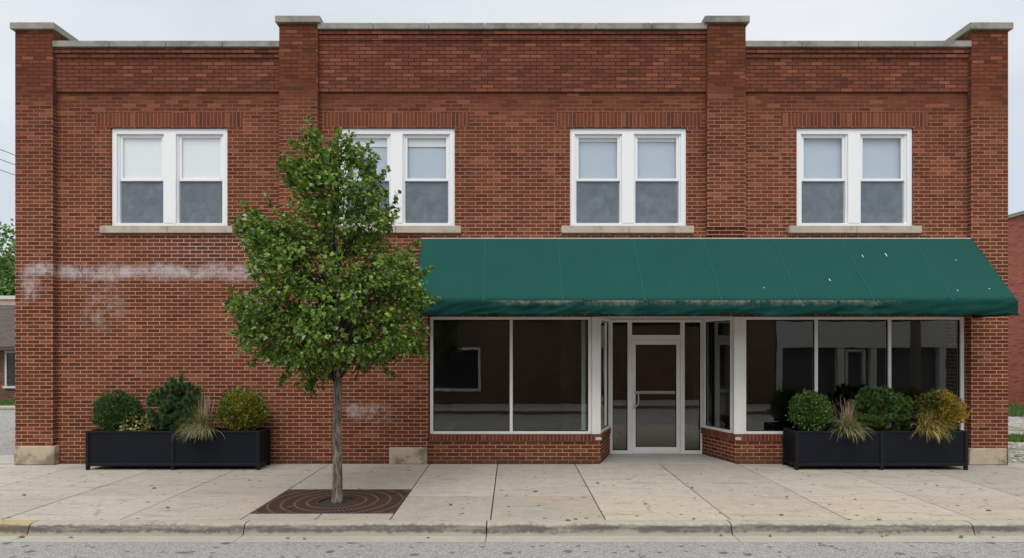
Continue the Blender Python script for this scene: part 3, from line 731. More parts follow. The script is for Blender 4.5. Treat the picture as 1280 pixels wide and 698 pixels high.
for (px, py, ln) in ((1078, 317, 0.09), (1107, 315, 0.12), (1037, 346, 0.08), (1196, 322, 0.03), (1197, 361, 0.04), (1237, 359, 0.03), (955, 357, 0.03)):
    # point of the slope seen at that place
    t = 0.0
    for _ in range(60):
        y = yw + (yf_ - yw) * t; z = zw_ + (zf_ - zw_) * t
        pyc = 437 - (z - 1.986) * 792 / (11 + y)
        if pyc >= py: break
        t += 1 / 60
    y = yw + (yf_ - yw) * t; xw = (px - 640) * (11 + y) / 792
    a = cpt(xw - 0.005, t, 0.006); b = cpt(xw + 0.004, t, 0.006); c = cpt(xw + 0.011, t + ln * 0.42, 0.006); d = cpt(xw + 0.006, t + ln * 0.45, 0.006); e = cpt(xw - 0.004, t + ln * 0.25, 0.006)
    m2 = MB(); m2.quad([a, e, d, c, b]); m2.build('bird_dropping', M_DROPPING, can, solid=0.002)
# valance: rippling skirt with a loose hem
m2 = MB(); nx, nz_ = 220, 8
H = 0.228
for j in range(nz_ + 1):
    for i in range(nx + 1):
        x = AX0 + (AX1 - AX0) * i / nx; t = j / nz_
        rip = (mnoise.noise(Vector((x * 2.1, t * 0.8, 9))) * 0.06 + mnoise.noise(Vector((x * 5.5 + t * 3.2, t * 2.6, 2))) * 0.04) * (0.25 + t)
        hem = (mnoise.noise(Vector((x * 1.3, 5, 1))) * 0.024 + mnoise.noise(Vector((x * 4.1, 5, 3))) * 0.012) * t
        m2.v.append((x, yf_ - 0.004 - rip * 1.0, zf_ - H * t + hem))
for j in range(nz_):
    for i in range(nx):
        a = j * (nx + 1) + i
        m2.f.append((a, a + nx + 1, a + nx + 2, a + 1)); m2.u.append([(0, 0)] * 4); m2.m.append(0)
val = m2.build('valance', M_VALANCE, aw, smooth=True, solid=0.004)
for xx, dx in ((AX0, 0.004), (AX1, -0.004)):
    m2 = MB()
    x2 = xx + dx
    m2.quad([(x2, yw, zw_ - 0.01), (x2, yf_ + 0.01, zf_), (x2, yf_ + 0.01, zf_ - H), (x2, yw, zf_ - H)])
    m2.build('end_panel', M_VALANCE, aw, solid=0.003)
m2 = MB(); m2.box(AX0, 7.888, -0.108, -0.004, zw_ + 0.005, zw_ + 0.022); m2.build('flashing', M_FLASH, aw)
m2 = MB()
for xx in [AX0 + 0.05] + seams + [AX1 - 0.05]:
    m2.tube([(xx, yw - 0.02, zw_ - 0.06), (xx, yf_ + 0.11, zf_ - 0.07)], 0.014, 6); m2.tube([(xx, yf_ + 0.11, zf_ - 0.07), (xx, -0.02, zf_ - 0.05)], 0.014, 6)
m2.tube([(AX0 + 0.03, yf_ + 0.11, zf_ - 0.07), (AX1 - 0.03, yf_ + 0.11, zf_ - 0.07)], 0.014, 6)
m2.build('frame', M_STEEL, aw)

# ------------------------------------------------------------------ GROUND
mb = MB(); mb.quad([(-400, -400, -0.16), (400, -400, -0.16), (400, 400, -0.16), (-400, 400, -0.16)]); struct(mb.build('ground', M_GROUND))
mb = MB(); mb.quad([(-90, -9.40, -0.125), (90, -9.40, -0.125), (90, -4.06, -0.125), (-90, -4.06, -0.125)]); struct(mb.build('road', M_ROAD))
# pavement slabs with real joints
XJ = [-16.2, -14.8, -13.4, -12.0, -10.4, -8.9, -7.4, -5.95, -4.57, -3.172, -1.425, -0.25, 1.09, 2.55, 3.92, 5.41, 6.85, 8.4, 9.9, 11.4, 12.9, 14.4, 15.9, 17.4]
mb = MB()
g = 0.007
def slab(x0, x1, y0, y1): mb.box(x0 + g, x1 - g, y0 + 0.003, y1 - 0.003, -0.10, random.uniform(-0.0012, 0.0012))
for a, b in zip(XJ[:-1], XJ[1:]):
    if a == -3.172:
        slab(a, b, -2.005, -0.003); slab(a, -2.3, -3.612, -3.335); slab(-2.3, b, -3.612, -3.335)
    else:
        slab(a, b, -2.40, -0.003 if -8.6 < (a + b) / 2 < 8.6 else 0.05); slab(a, b, -3.612, -2.40)
struct(mb.build('pavement', M_PAVE, bevel=0.006))
mb = MB(); mb.box(-16.2, 17.4, -3.615, 0.04, -0.15, -0.022); struct(mb.build('pavement_base', M_DIRT))
mb = MB(); mb.prism([(1.52, 0.002), (3.89, 0.002), (3.66, 1.10), (1.83, 1.10)], -0.05, 0.004); struct(mb.build('entry_pavement', M_ENTRY, bevel=0.004))
# kerb sections
def kerb_mb(mb, x0, x1):
    prof = [(-3.618, -0.2), (-3.618, 0.0), (-3.715, 0.0), (-3.752, -0.007), (-3.775, -0.024), (-3.787, -0.05), (-3.815, -0.118), (-3.822, -0.2)]
    n = len(prof); i = len(mb.v)
    segs = max(1, int((x1 - x0) / 0.2))
    for s in range(segs + 1):
        x = x0 + (x1 - x0) * s / segs
        for k, (y, z) in enumerate(prof):
            w = mnoise.noise(Vector((x * 1.1, k * 0.4, 0))) * 0.006 if 1 < k < 7 else 0
            mb.v.append((x, y + w, z + w * 0.4))
    for s in range(segs):
        for k in range(n - 1):
            a = i + s * n + k
            mb.f.append((a, a + 1, a + 1 + n, a + n)); mb.u.append([(0, 0)] * 4); mb.m.append(0)
    mb.f.append(tuple(i + k for k in reversed(range(n)))); mb.u.append([(0, 0)] * n); mb.m.append(0)
    mb.f.append(tuple(i + segs * n + k for k in range(n))); mb.u.append([(0, 0)] * n); mb.m.append(0)
KJ = [-16.2, -13.7, -11.0, -8.25, -5.5, -3.05, -0.29, 2.5, 5.25, 8.0, 10.75, 13.5, 17.4]
mb = MB(); mby = MB()
for a, b in zip(KJ[:-1], KJ[1:]): kerb_mb(mby if b <= -5.5 else mb, a + 0.007, b - 0.007)
struct(mb.build('kerb', M_KERB, smooth=False)); struct(mby.build('yellow_kerb', M_KERBY, smooth=False))
mb = MB()
for a, b in zip(KJ[:-1], KJ[1:]): mb.box(a + 0.004, b - 0.004, -4.07, -3.80, -0.2, -0.118)
struct(mb.build('gutter', M_GUTTER, bevel=0.004))
# far side of the street, behind the camera
mb = MB()
for k in range(40): mb.box(-40 + 2 * k + 0.005, -38 + 2 * k - 0.005, -11.9, -9.56, -0.15, 0.0)
struct(mb.build('far_pavement', M_PAVE))
mb = MB(); mb.box(-40, 40, -9.556, -9.40, -0.16, 0.002); struct(mb.build('far_kerb', M_KERB, bevel=0.02))
# side street on the left and gravel lot on the right
mb = MB(); mb.quad([(-60, 0.06, -0.04), (-8.5, 0.06, -0.04), (-8.5, 10.2, -0.04), (-60, 10.2, -0.04)]); struct(mb.build('side_road', M_ROAD))
mb = MB(); mb.box(-60, -8.5, 0.04, 0.9, -0.16, -0.004); struct(mb.build('apron', M_ENTRY))
mb = MB(); mb.box(-60, -8.5, 10.2, 10.75, -0.16, 0.06); struct(mb.build('side_kerb', M_KERB, bevel=0.02))
mb = MB(); mb.box(-60, -8.5, 10.75, 13.6, -0.16, 0.02); struct(mb.build('lawn', M_LAWN))
mb = MB(); mb.quad([(8.5, 0.05, -0.03), (40, 0.05, -0.03), (40, 40, -0.03), (8.5, 40, -0.03)]); struct(mb.build('gravel_lot', M_GRAVEL))

def grass_patch(name, x0, x1, y0, y1, z, n, h, label, mat):
    px = rng.uniform(x0, x1, n); py = rng.uniform(y0, y1, n); hh = h * rng.uniform(0.5, 1.2, n); a = rng.uniform(0, 6.28, n); l = rng.uniform(-0.6, 0.6, (n, 2)) * h
    w = 0.006 + 0.006 * rng.random(n)
    V = np.zeros((n, 3, 3)); V[:, 0] = np.c_[px - w * np.cos(a), py - w * np.sin(a), np.full(n, z)]; V[:, 1] = np.c_[px + w * np.cos(a), py + w * np.sin(a), np.full(n, z)]; V[:, 2] = np.c_[px + l[:, 0], py + l[:, 1], z + hh]
    o = raw(name, V.reshape(-1, 3), np.arange(3 * n).reshape(-1, 3), mat)
    return stuff(o, label, 'grass')
mb = MB(); mb.box(12.5, 17.58, 8.0, 12.5, -0.15, 0.0); struct(mb.build('lawn', M_LAWN))
grass_patch('grass', 12.6, 17.5, 8.0, 12.4, 0.0, 26000, 0.11, 'strip of mown green grass along the old red brick wall on the right', M_LAWNB)
grass_patch('grass', 8.7, 13.5, 2.75, 3.7, -0.03, 9000, 0.09, 'thin green grass strip growing through the pale gravel on the right', M_LAWNB)
grass_patch('grass', -24.0, -15.0, 10.8, 13.5, 0.02, 16000, 0.10, 'green grass verge in front of the low brown-roofed brick house', M_LAWNB)

# ------------------------------------------------------------------ TREE GRATE
GX0, GX1, GY0, GY1 = -3.165, -1.432, -3.328, -2.012
gc = (-2.293, -2.70, 0.0)
gr = thing('tree_grate', gc, 'rust brown iron tree grate with ring pattern set flush in the pavement', 'tree grate')
def to_l(p): return (p[0] - gc[0], p[1] - gc[1], p[2])
# plate with a round hole
nseg = 64; inner = []; outer = []
for k in range(nseg):
    a = 2 * math.pi * k / nseg; c_, s_ = math.cos(a), math.sin(a)
    inner.append((gc[0] + 0.232 * c_, gc[1] + 0.232 * s_))
    tx = ((GX1 - 0.02 - gc[0]) / c_) if c_ > 1e-6 else ((GX0 + 0.02 - gc[0]) / c_ if c_ < -1e-6 else 1e9)
    ty = ((GY1 - 0.02 - gc[1]) / s_) if s_ > 1e-6 else ((GY0 + 0.02 - gc[1]) / s_ if s_ < -1e-6 else 1e9)
    t = min(tx, ty); outer.append((gc[0] + t * c_, gc[1] + t * s_))
for cx, cy in ((GX0 + .02, GY0 + .02), (GX1 - .02, GY0 + .02), (GX0 + .02, GY1 - .02), (GX1 - .02, GY1 - .02)):
    k = min(range(nseg), key=lambda q: math.dist(outer[q], (cx, cy))); outer[k] = (cx, cy)
V = [(x - gc[0], y - gc[1], 0.0) for x, y in inner] + [(x - gc[0], y - gc[1], 0.0) for x, y in outer] + [(x - gc[0], y - gc[1], -0.035) for x, y in inner]
F = [(k, nseg + k, nseg + (k + 1) % nseg, (k + 1) % nseg) for k in range(nseg)] + [(2 * nseg + k, k, (k + 1) % nseg, 2 * nseg + (k + 1) % nseg) for k in range(nseg)]
raw('plate', V, F, M_GRATE, gr)
mb = MB()
mb.box(GX0, GX1, GY0, GY0 + 0.018, -0.05, 0.003); mb.box(GX0, GX1, GY1 - 0.018, GY1, -0.05, 0.003); mb.box(GX0, GX0 + 0.018, GY0 + 0.018, GY1 - 0.018, -0.05, 0.003); mb.box(GX1 - 0.018, GX1, GY0 + 0.018, GY1 - 0.018, -0.05, 0.003)
mb.build('frame', M_RUST, gr, org=gc, bevel=0.003)
mb = MB()
for k in range(520):
    a = random.uniform(0, 6.28); r = 0.23 * math.sqrt(random.random()) * 1.05
    s = random.uniform(0.007, 0.019); c = Vector((gc[0] + r * math.cos(a), gc[1] + r * math.sin(a), -0.045 + random.uniform(-0.004, 0.012)))
    i = len(mb.v)
    q = Matrix.Rotation(random.uniform(0, 6), 3, 'X') @ Matrix.Rotation(random.uniform(0, 6), 3, 'Z')
    for d in ((1, 0, 0), (-1, 0, 0), (0, .8, 0), (0, -.8, 0), (0, 0, .7), (0, 0, -.7)):
        mb.v.append(tuple(c + q @ Vector(d) * s * random.uniform(0.75, 1.2)))
    for f in ((0, 2, 4), (2, 1, 4), (1, 3, 4), (3, 0, 4), (2, 0, 5), (1, 2, 5), (3, 1, 5), (0, 3, 5)):
        mb.f.append(tuple(i + t for t in f)); mb.u.append([(0, 0)] * 3); mb.m.append(0)
stuff(mb.build('gravel', M_CHIPS), 'pale stone chips around the foot of the tree trunk', 'gravel')

# ------------------------------------------------------------------ LEAVES
def leaf_mesh(cent, axis, nrm, size, width=0.72, fold=0.12, curl=0.15):
    """ovate pointed leaves; arrays of base points, direction, normal, length -> verts, faces"""
    n = len(cent)
    axis = axis / np.linalg.norm(axis, axis=1, keepdims=True)
    side = np.cross(nrm, axis); side /= np.linalg.norm(side, axis=1, keepdims=True) + 1e-9
    up = np.cross(axis, side)
    S = size[:, None]
    def P(u, v, w): return cent + axis * S * u + side * S * v + up * S * w
    hw = width * 0.5
    pts = [P(0, 0, 0), P(0.30, -hw, fold), P(0.30, hw, fold), P(0.42, 0, 0.0), P(0.66, -hw * 0.72, fold * 0.7 - curl * 0.3), P(0.66, hw * 0.72, fold * 0.7 - curl * 0.3), P(1.0, 0, -curl)]
    V = np.stack(pts, 1).reshape(-1, 3)
    base = (np.arange(n) * 7)[:, None]
    tri = [(0, 3, 1), (0, 2, 3), (1, 3, 4), (2, 5, 3), (3, 6, 4), (3, 5, 6)]
    F = np.concatenate([base + np.array(t)[None] for t in tri], 0)
    return V, F
def unit(v): return v / (np.linalg.norm(v, axis=-1, keepdims=True) + 1e-9)

# ---- street tree
TX, TY = -2.29, -2.70
tree = thing('street_tree', (TX, TY, 0), 'young leafy green pear tree growing from the rusty grate in the pavement', 'tree')
K = 95.65
def tp(px, py): return ((px - 640) / K - TX + 0.0, 1.986 + (437 - py) / K)
mb = MB()
trunk_pts = [(0.0, 0, -0.04), (0.0, 0, 0.02), (0.002, 0, 0.10), (0.004, 0.0, 0.5), (0.0, 0.0, 1.0), (0.01, 0.01, 1.5), (0.02, 0.0, 1.75), (0.015, 0.01, 2.2), (-0.01, 0.0, 2.8), (-0.03, 0.02, 3.4), (-0.10, 0.0, 4.0), (-0.17, 0.0, 4.55)]
mb.tube(trunk_pts, [0.088, 0.079, 0.068, 0.061, 0.057, 0.055, 0.049, 0.055, 0.042, 0.03, 0.018, 0.008], 18)
mb.build('trunk', M_BARK, tree, smooth=True)
lobes = [(405, 202, 44, 36), (390, 174, 12, 16), (436, 186, 10, 18), (458, 208, 15, 24), (374, 216, 24, 28), (425, 246, 56, 36), (470, 256, 20, 34), (400, 285, 54, 34), (455, 290, 34, 28),
         (322, 287, 26, 32), (346, 292, 20, 20), (350, 308, 36, 30), (400, 335, 75, 38), (352, 345, 32, 28), (470, 347, 50, 34), (498, 345, 26, 34), (512, 372, 20, 30), (402, 385, 90, 36),
         (330, 387, 36, 26), (307, 384, 16, 22), (310, 412, 14, 18), (345, 420, 42, 32), (420, 420, 80, 40), (495, 413, 38, 36), (516, 432, 17, 14), (400, 446, 52, 16), (455, 443, 42, 16), (350, 446, 22, 13), (398, 462, 22, 12), (386, 476, 9, 10), (528, 374, 8, 8), (437, 458, 14, 10)]
tw = []
def halfw(z):                         # crown half width by height, for the depth spread
    zz = [1.5, 1.9, 2.3, 2.7, 3.1, 3.6, 4.1, 4.6, 4.95]; ww = [0.3, 0.9, 1.15, 1.2, 1.05, 0.85, 0.6, 0.35, 0.08]
    return float(np.interp(z, zz, ww))
for (px, py, rx, ry) in lobes:
    cx, cz = tp(px, py); a, b = max(rx - 6, 4) / K, max(ry - 6, 4) / K
    area = rx * ry
    n = max(6, int(area / 14))
    hw_ = halfw(cz)
    side_off = abs(cx + 0.02) / max(hw_, 0.1)
    dep = max(a, hw_ * math.sqrt(max(0.0, 1 - min(side_off, 1) ** 2)))
    for _ in range(n):
        th = random.uniform(0, 6.283); rr = math.sqrt(random.random())
        u, v = rr * math.cos(th), rr * math.sin(th)
        ymax = dep * math.sqrt(max(0.02, 1 - rr * rr * 0.9))
        # prefer the shell, keep some inside
        yv = ymax * (1 if random.random() < 0.55 else -1) * (random.random() ** 0.45)
        tw.append((cx + u * a, yv, cz + v * b))
tw = np.array(tw)
# drop twigs in a few gaps through which the wall shows, and thin by noise for clumps
keep = []
gaps = [(302, 340, 18, 11), (328, 352, 10, 7), (345, 248, 16, 12), (498, 300, 12, 8), (412, 172, 8, 10), (437, 318, 9, 6), (425, 388, 7, 5), (352, 402, 7, 6), (470, 372, 7, 5), (352, 282, 6, 6), (495, 312, 8, 7), (392, 442, 6, 4), (318, 345, 12, 7), (508, 395, 7, 5), (372, 270, 5, 5), (455, 440, 6, 4), (345, 372, 8, 4)]
for p in tw:
    px = (p[0] + TX) * K + 640; py = 437 - (p[2] - 1.986) * K
    if any(((px - g_[0]) / g_[2]) ** 2 + ((py - g_[1]) / g_[3]) ** 2 < 1 for g_ in gaps): continue
    if mnoise.noise(Vector(p) * 4.2) < -0.36: continue
    keep.append(p)
tw = np.array(keep)
# single leafy shoots that stick out of the outline
shoots = [(402, 186, 391, 154), (432, 200, 437, 166), (455, 215, 471, 195), (478, 275, 497, 238), (484, 296, 497, 262), (322, 276, 302, 252), (342, 266, 332, 241), (370, 206, 350, 196), (512, 352, 537, 336), (518, 385, 544, 370), (516, 430, 532, 447),
          (310, 388, 293, 362), (315, 412, 294, 418), (360, 458, 350, 480), (386, 470, 389, 490), (332, 438, 320, 456), (466, 226, 482, 212), (335, 318, 310, 326), (500, 345, 516, 318), (445, 215, 466, 182), (420, 195, 428, 172), (376, 190, 366, 180), (475, 455, 490, 468), (505, 320, 522, 305), (325, 290, 299, 283)]
sh = []
for (x0_, y0_, x1_, y1_) in shoots:
    yy = random.uniform(-0.25, 0.1)
    for t in np.linspace(0, 1, 9):
        a_ = tp(x0_ + (x1_ - x0_) * t, y0_ + (y1_ - y0_) * t); sh.append((a_[0], yy, a_[1]))
sh = np.array(sh)
# limbs reach out to the clumps
mb = MB()
for q in range(len(shoots)):
    mb.tube([tuple(sh[q * 9]), tuple(sh[q * 9 + 4]), tuple(sh[q * 9 + 8])], [0.006, 0.004, 0.002], 4, caps=False)
def limb(p0, p1, r0, r1, mb, bow=0.12):
    p0, p1 = Vector(p0), Vector(p1); pts = []; n = 7
    for k in range(n + 1):
        t = k / n
        p = p0.lerp(p1, t); p.z += bow * math.sin(math.pi * t) * (p1 - p0).length * 0.6
        p += Vector((mnoise.noise(p * 2.3), mnoise.noise(p * 2.3 + Vector((5, 5, 5))), 0)) * 0.03 * math.sin(math.pi * t)
        pts.append(p)
    mb.tube(pts, [r0 + (r1 - r0) * k / n for k in range(n + 1)], 7)
def trunk_at(z):
    zz = [p[2] for p in trunk_pts]
    return Vector((float(np.interp(z, zz, [p[0] for p in trunk_pts])), 0, z))
for k, (px, py, rx, ry) in enumerate(lobes):
    cx, cz = tp(px, py)
    z0 = max(1.50 + random.uniform(0, 0.35), min(cz - 0.25 - abs(cx) * 0.95, 4.3))
    if cz - z0 < abs(cx) * 0.55: continue
    dy = random.uniform(-0.35, 0.35) * halfw(cz)
    big = rx * ry > 700
    limb(trunk_at(z0), (cx, dy, cz), 0.019 if big else 0.011, 0.005, mb)
    if big:
        for q in range(3):
            y2 = random.choice((-1, 1)) * random.uniform(0.3, 0.8) * halfw(cz)
            limb(trunk_at(z0 + random.uniform(0, 0.2)), (cx * random.uniform(0.3, 1.0) + random.uniform(-.15, .15), y2, cz + random.uniform(-0.15, 0.15)), 0.014, 0.004, mb)
for (px, py) in ((368, 425), (382, 400), (470, 420), (452, 395), (400, 380), (440, 410), (350, 400), (490, 395)):
    cx, cz = tp(px, py); limb(trunk_at(random.uniform(1.46, 1.6)), (cx, random.uniform(-0.3, 0.3), cz), 0.026, 0.008, mb, 0.05)
for p in tw[::3]:
    d = Vector((-p[0] * 0.3, -p[1] * 0.3, -0.22)) * random.uniform(0.6, 1.1)
    mb.tube([tuple(Vector(p) + d), tuple(Vector(p) + d * 0.4 + Vector((0, 0, 0.02))), tuple(p)], [0.006, 0.0045, 0.002], 4, caps=False)
mb.build('branches', M_TWIG, tree, smooth=True)
def crown(tw, per, size, axis_c, spread, up=0.5):
    n = len(tw) * per
    c = np.repeat(tw, per, 0) + rng.normal(0, spread, (n, 3))
    out = c - np.array(axis_c); out[:, 2] *= 0.5; out = unit(out)
    ax = unit(out * 0.9 + rng.normal(0, 0.65, (n, 3)) + np.array([0, 0, -0.35]))
    nr = unit(out * 0.45 + rng.normal(0, 0.55, (n, 3)) + np.array([0, 0, up]))
    return leaf_mesh(c, ax, nr, size * rng.uniform(0.65, 1.2, n), curl=0.2)
print('TWIGS', len(tw))
V, F = crown(tw, 11, 0.067, (0, 0, 2.6), 0.045)
V2, F2 = crown(sh, 3, 0.066, (0, 0, 2.6), 0.016)
F = np.concatenate([F, F2 + len(V)]); V = np.concatenate([V, V2])
raw('crown', V, F, M_PEAR, tree)

# ------------------------------------------------------------------ PLANTERS
def planter(x0, x1, label):
    cx = (x0 + x1) / 2
    y0, y1, zt = -0.585, -0.085, 0.645
    p = thing('planter_box', (cx, -0.335, 0), label, 'planter', 'black steel planter boxes')
    o = (cx, -0.335, 0); t = 0.05
    def part(nm, mat, fn, bev=0.004):
        mb = MB(); fn(mb); return mb.build(nm, mat, p, org=o, bevel=bev)
    for (xa, ya) in ((x0, y0), (x1 - t, y0), (x0, y1 - t), (x1 - t, y1 - t), (cx - t / 2, y0), (cx - t / 2, y1 - t)):
        part('leg', M_PFRAME, lambda m: m.box(xa, xa + t, ya, ya + t, 0.002, zt))
    def rails(m):
        for (za, zb) in ((zt - 0.032, zt - 0.002), (0.065, 0.115)):
            for (xa, xb) in ((x0 + t, cx - t / 2), (cx + t / 2, x1 - t)):
                m.box(xa, xb, y0 + 0.003, y0 + 0.045, za, zb); m.box(xa, xb, y1 - 0.045, y1 - 0.003, za, zb)
            for xa in (x0 + 0.003, x1 - 0.045): m.box(xa, xa + 0.042, y0 + t, y1 - t, za, zb)
    part('rail', M_PFRAME, rails)
    for (xa, xb) in ((x0 + t, cx - t / 2), (cx + t / 2, x1 - t)):
        part('panel', M_PLANTER, lambda m: m.box(xa, xb, y0 + 0.016, y0 + 0.024, 0.115, zt - 0.032), 0)
        part('panel', M_PLANTER, lambda m: m.box(xa, xb, y1 - 0.024, y1 - 0.016, 0.115, zt - 0.032), 0)
    for xa in (x0 + 0.016, x1 - 0.024): part('panel', M_PLANTER, lambda m: m.box(xa, xa + 0.008, y0 + t, y1 - t, 0.115, zt - 0.032), 0)
    mb = MB(); nx, ny = 60, 12
    for j in range(ny + 1):
        for i in range(nx + 1):
            x = x0 + 0.03 + (x1 - x0 - 0.06) * i / nx; y = y0 + 0.03 + (y1 - y0 - 0.06) * j / ny
            mb.v.append((x, y, zt - 0.055 + mnoise.noise(Vector((x * 6, y * 6, 0))) * 0.02))
    for j in range(ny):
        for i in range(nx):
            a = j * (nx + 1) + i; mb.f.append((a, a + 1, a + nx + 2, a + nx + 1)); mb.u.append([(0, 0)] * 4); mb.m.append(0)
    mb.build('soil', M_SOIL, p, org=o)
planter(-7.012, -4.155, 'black steel planter box standing by the blank brick wall, left of the tree')
planter(4.665, 7.50, 'black steel planter box standing below the right-hand shop windows')
PD = 11 - 0.335; PK = 792 / PD
def pp(px, py): return ((px - 640) / PK, 1.986 + (437 - py) / PK)
PY = -0.335; SOILZ = 0.585

def bush(name, px, py, rx, ry, n, size, mat, label, cat, style='leaf'):
    cx, cz = pp(px, py); a, b = rx / PK, ry / PK; dep = min(a, 0.30)
    root = thing(name, (cx, PY, SOILZ), label, cat, 'shrubs in the planters')
    d = unit(rng.normal(0, 1, (n, 3)))
    bump_ = np.array([mnoise.noise(Vector(q * 2.6)) for q in d]) * 0.16 + np.array([mnoise.noise(Vector(q * 7.5)) for q in d]) * 0.22
    r = (rng.random(n) ** 0.30) * (1.0 + bump_)
    c = d * r[:, None] * np.array([a, dep, b]) + np.array([0, 0, cz - SOILZ])
    ax = unit(d * 0.9 + rng.normal(0, 0.45, (n, 3)) + np.array([0, 0, 0.35]))
    nr = unit(d + rng.normal(0, 0.7, (n, 3)) + np.array([0, 0, 0.3]))
    sz = size * rng.uniform(0.6, 1.25, n)
    V, F = leaf_mesh(c, ax, nr, sz, width=0.30 if style == 'needle' else 0.62, fold=0.05, curl=0.08)
    ok = V.reshape(-1, 7, 3)[:, :, 2].min(1) > -0.05
    V2 = V.reshape(-1, 7, 3)[ok].reshape(-1, 3); m = int(ok.sum())
    base = (np.arange(m) * 7)[:, None]
    F = np.concatenate([base + np.array(t)[None] for t in [(0, 3, 1), (0, 2, 3), (1, 3, 4), (2, 5, 3), (3, 6, 4), (3, 5, 6)]], 0)
    raw('foliage', V2, F, mat, root)
    mb = MB()
    for k in range(9):
        q = Vector((random.uniform(-1, 1) * a * 0.6, random.uniform(-1, 1) * dep * 0.6, cz - SOILZ + random.uniform(-0.3, 0.6) * b))
        mb.tube([(random.uniform(-.02, .02), random.uniform(-.02, .02), -0.01), (q.x * 0.4, q.y * 0.4, q.z * 0.5), tuple(q)], [0.009, 0.006, 0.003], 5)
    mb.build('stem', M_TWIG, root)
    return root

def pine(px, py, rx, ry, tufts, mat, label, seed, ntuft, nl=0.068, tall=False):
    rs = np.random.default_rng(seed)
    cx, cz = pp(px, py); a, b = rx / PK, ry / PK
    root = thing('mugo_pine', (cx, PY, SOILZ), label, 'pine shrub', 'shrubs in the planters')
    cen = []; dirs = []
    for k in range(ntuft):
        d = unit(rs.normal(0, 1, 3)); d[2] = d[2] * 1.0 + 0.15; d = unit(d)
        r = rs.uniform(0.80, 1.0) if k % 4 else rs.uniform(0.3, 0.7)
        cen.append(np.array([d[0] * a * r, d[1] * 0.25 * r, (cz - SOILZ) + d[2] * b * r])); dirs.append(unit(d * 0.8 + np.array([0, -0.15, 0.65])))
    for (tx, tz) in tufts:
        x_, z_ = pp(tx, tz); cen.append(np.array([x_ - cx, rs.uniform(-0.1, 0.05), z_ - SOILZ])); dirs.append(np.array([rs.uniform(-.15, .15), -0.1, 1.0]))
    Vs = []; mb = MB()
    for k_, (c, d) in enumerate(zip(cen, dirs)):
        d = unit(d); n = 420; L = rs.uniform(0.03, 0.07) if k_ < ntuft else rs.uniform(0.12, 0.17)
        t = rs.random(n)
        ctr = c + d * (t[:, None] * L - L * 0.5)
        rad = unit(rs.normal(0, 1, (n, 3))); rad = unit(rad - (rad @ d)[:, None] * d)
        nd = unit(rad * 0.9 + d * (t[:, None] * 1.7 - 0.45))
        ln = nl * rs.uniform(0.6, 1.1, n)
        sd = unit(np.cross(nd, rs.normal(0, 1, (n, 3)))) * 0.0030
        Vs.append(np.stack([ctr - sd, ctr + sd, ctr + nd * ln[:, None]], 1).reshape(-1, 3))
        if k_ % 6 == 0 or k_ >= ntuft: mb.tube([(0, 0, 0.0), tuple(c * np.array([0.35, 0.35, 0.6])), tuple(c)], [0.006, 0.005, 0.003], 5)
    V = np.concatenate(Vs); raw('needles', V, np.arange(len(V)).reshape(-1, 3), mat, root)
    mb.build('stem', M_TWIG, root)

def grass_clump(px, py, mat, label, seed, nblade, L, spread, stems, lean=(0, -0.4), droop=1.0, stem_h=0.5):
    rs = random.Random(seed); cx, cz = pp(px, py)
    root = thing('ornamental_grass', (cx, PY - 0.15, SOILZ), label, 'ornamental grass', 'grasses in the planters')
    def blade(mb, L, a, el, w, dr):
        p = Vector((rs.gauss(0, 0.035), rs.gauss(0, 0.03), -0.01)); d = Vector((math.cos(a) * math.cos(el), math.sin(a) * math.cos(el), math.sin(el)))
        n = 7; i = len(mb.v); sd = Vector((-math.sin(a + rs.uniform(-.6, .6)), math.cos(a), 0)).normalized()
        for k in range(n + 1):
            t = k / n; ww = w * (1 - t) ** 0.7 + 0.0006
            mb.v += [tuple(p - sd * ww), tuple(p + sd * ww)]
            p = p + d * (L / n); d = (d + Vector((0, 0, -dr * (0.10 + 0.34 * t)))).normalized()
        for k in range(n):
            q = i + 2 * k; mb.f.append((q, q + 1, q + 3, q + 2)); mb.u.append([(0, 0)] * 4); mb.m.append(0)
    mb = MB()
    for k in range(nblade):
        a = math.atan2(lean[1] + rs.gauss(0, spread), lean[0] + rs.gauss(0, spread)); blade(mb, L * rs.uniform(0.55, 1.15), a, R(rs.uniform(28, 86)), rs.uniform(0.0028, 0.0052), droop * rs.uniform(0.7, 1.5))
    mb.build('blades', mat, root)
    if stems:
        mb = MB()
        for k in range(stems):
            a = rs.uniform(0, 6.28); blade(mb, stem_h * rs.uniform(0.6, 1.1), a, R(rs.uniform(68, 89)), 0.0048, 0.10)
        mb.build('dry_stems', M_STRAW, root)

# left planter, left to right
bush('yew_ball', 146.5, 517, 28, 26, 10500, 0.044, M_BOXD, 'round dark green clipped yew at the left end of the left planter', 'shrub', 'needle')
bush('variegated_shrub', 169, 531, 18, 12, 330, 0.055, M_VARI, 'small cream and green variegated shrub spilling over the left planter rim', 'shrub')
pine(219, 508, 38, 31, [(216, 478), (229, 474), (205, 490), (247, 492), (198, 500), (240, 484)], M_NEEDLE, 'tall dark mugo pine with upright tips in the middle of the left planter', 5, 170, 0.074)
grass_clump(261, 530, M_BLADEG, 'grey-green ornamental grass with straw stems drooping over the left planter', 3, 620, 0.52, 0.60, 70, (-0.25, -0.75), 1.2, 0.66)
bush('boxwood', 302.5, 513, 30, 26, 8200, 0.036, M_BOXY, 'yellow-green boxwood ball at the right end of the left planter', 'shrub')
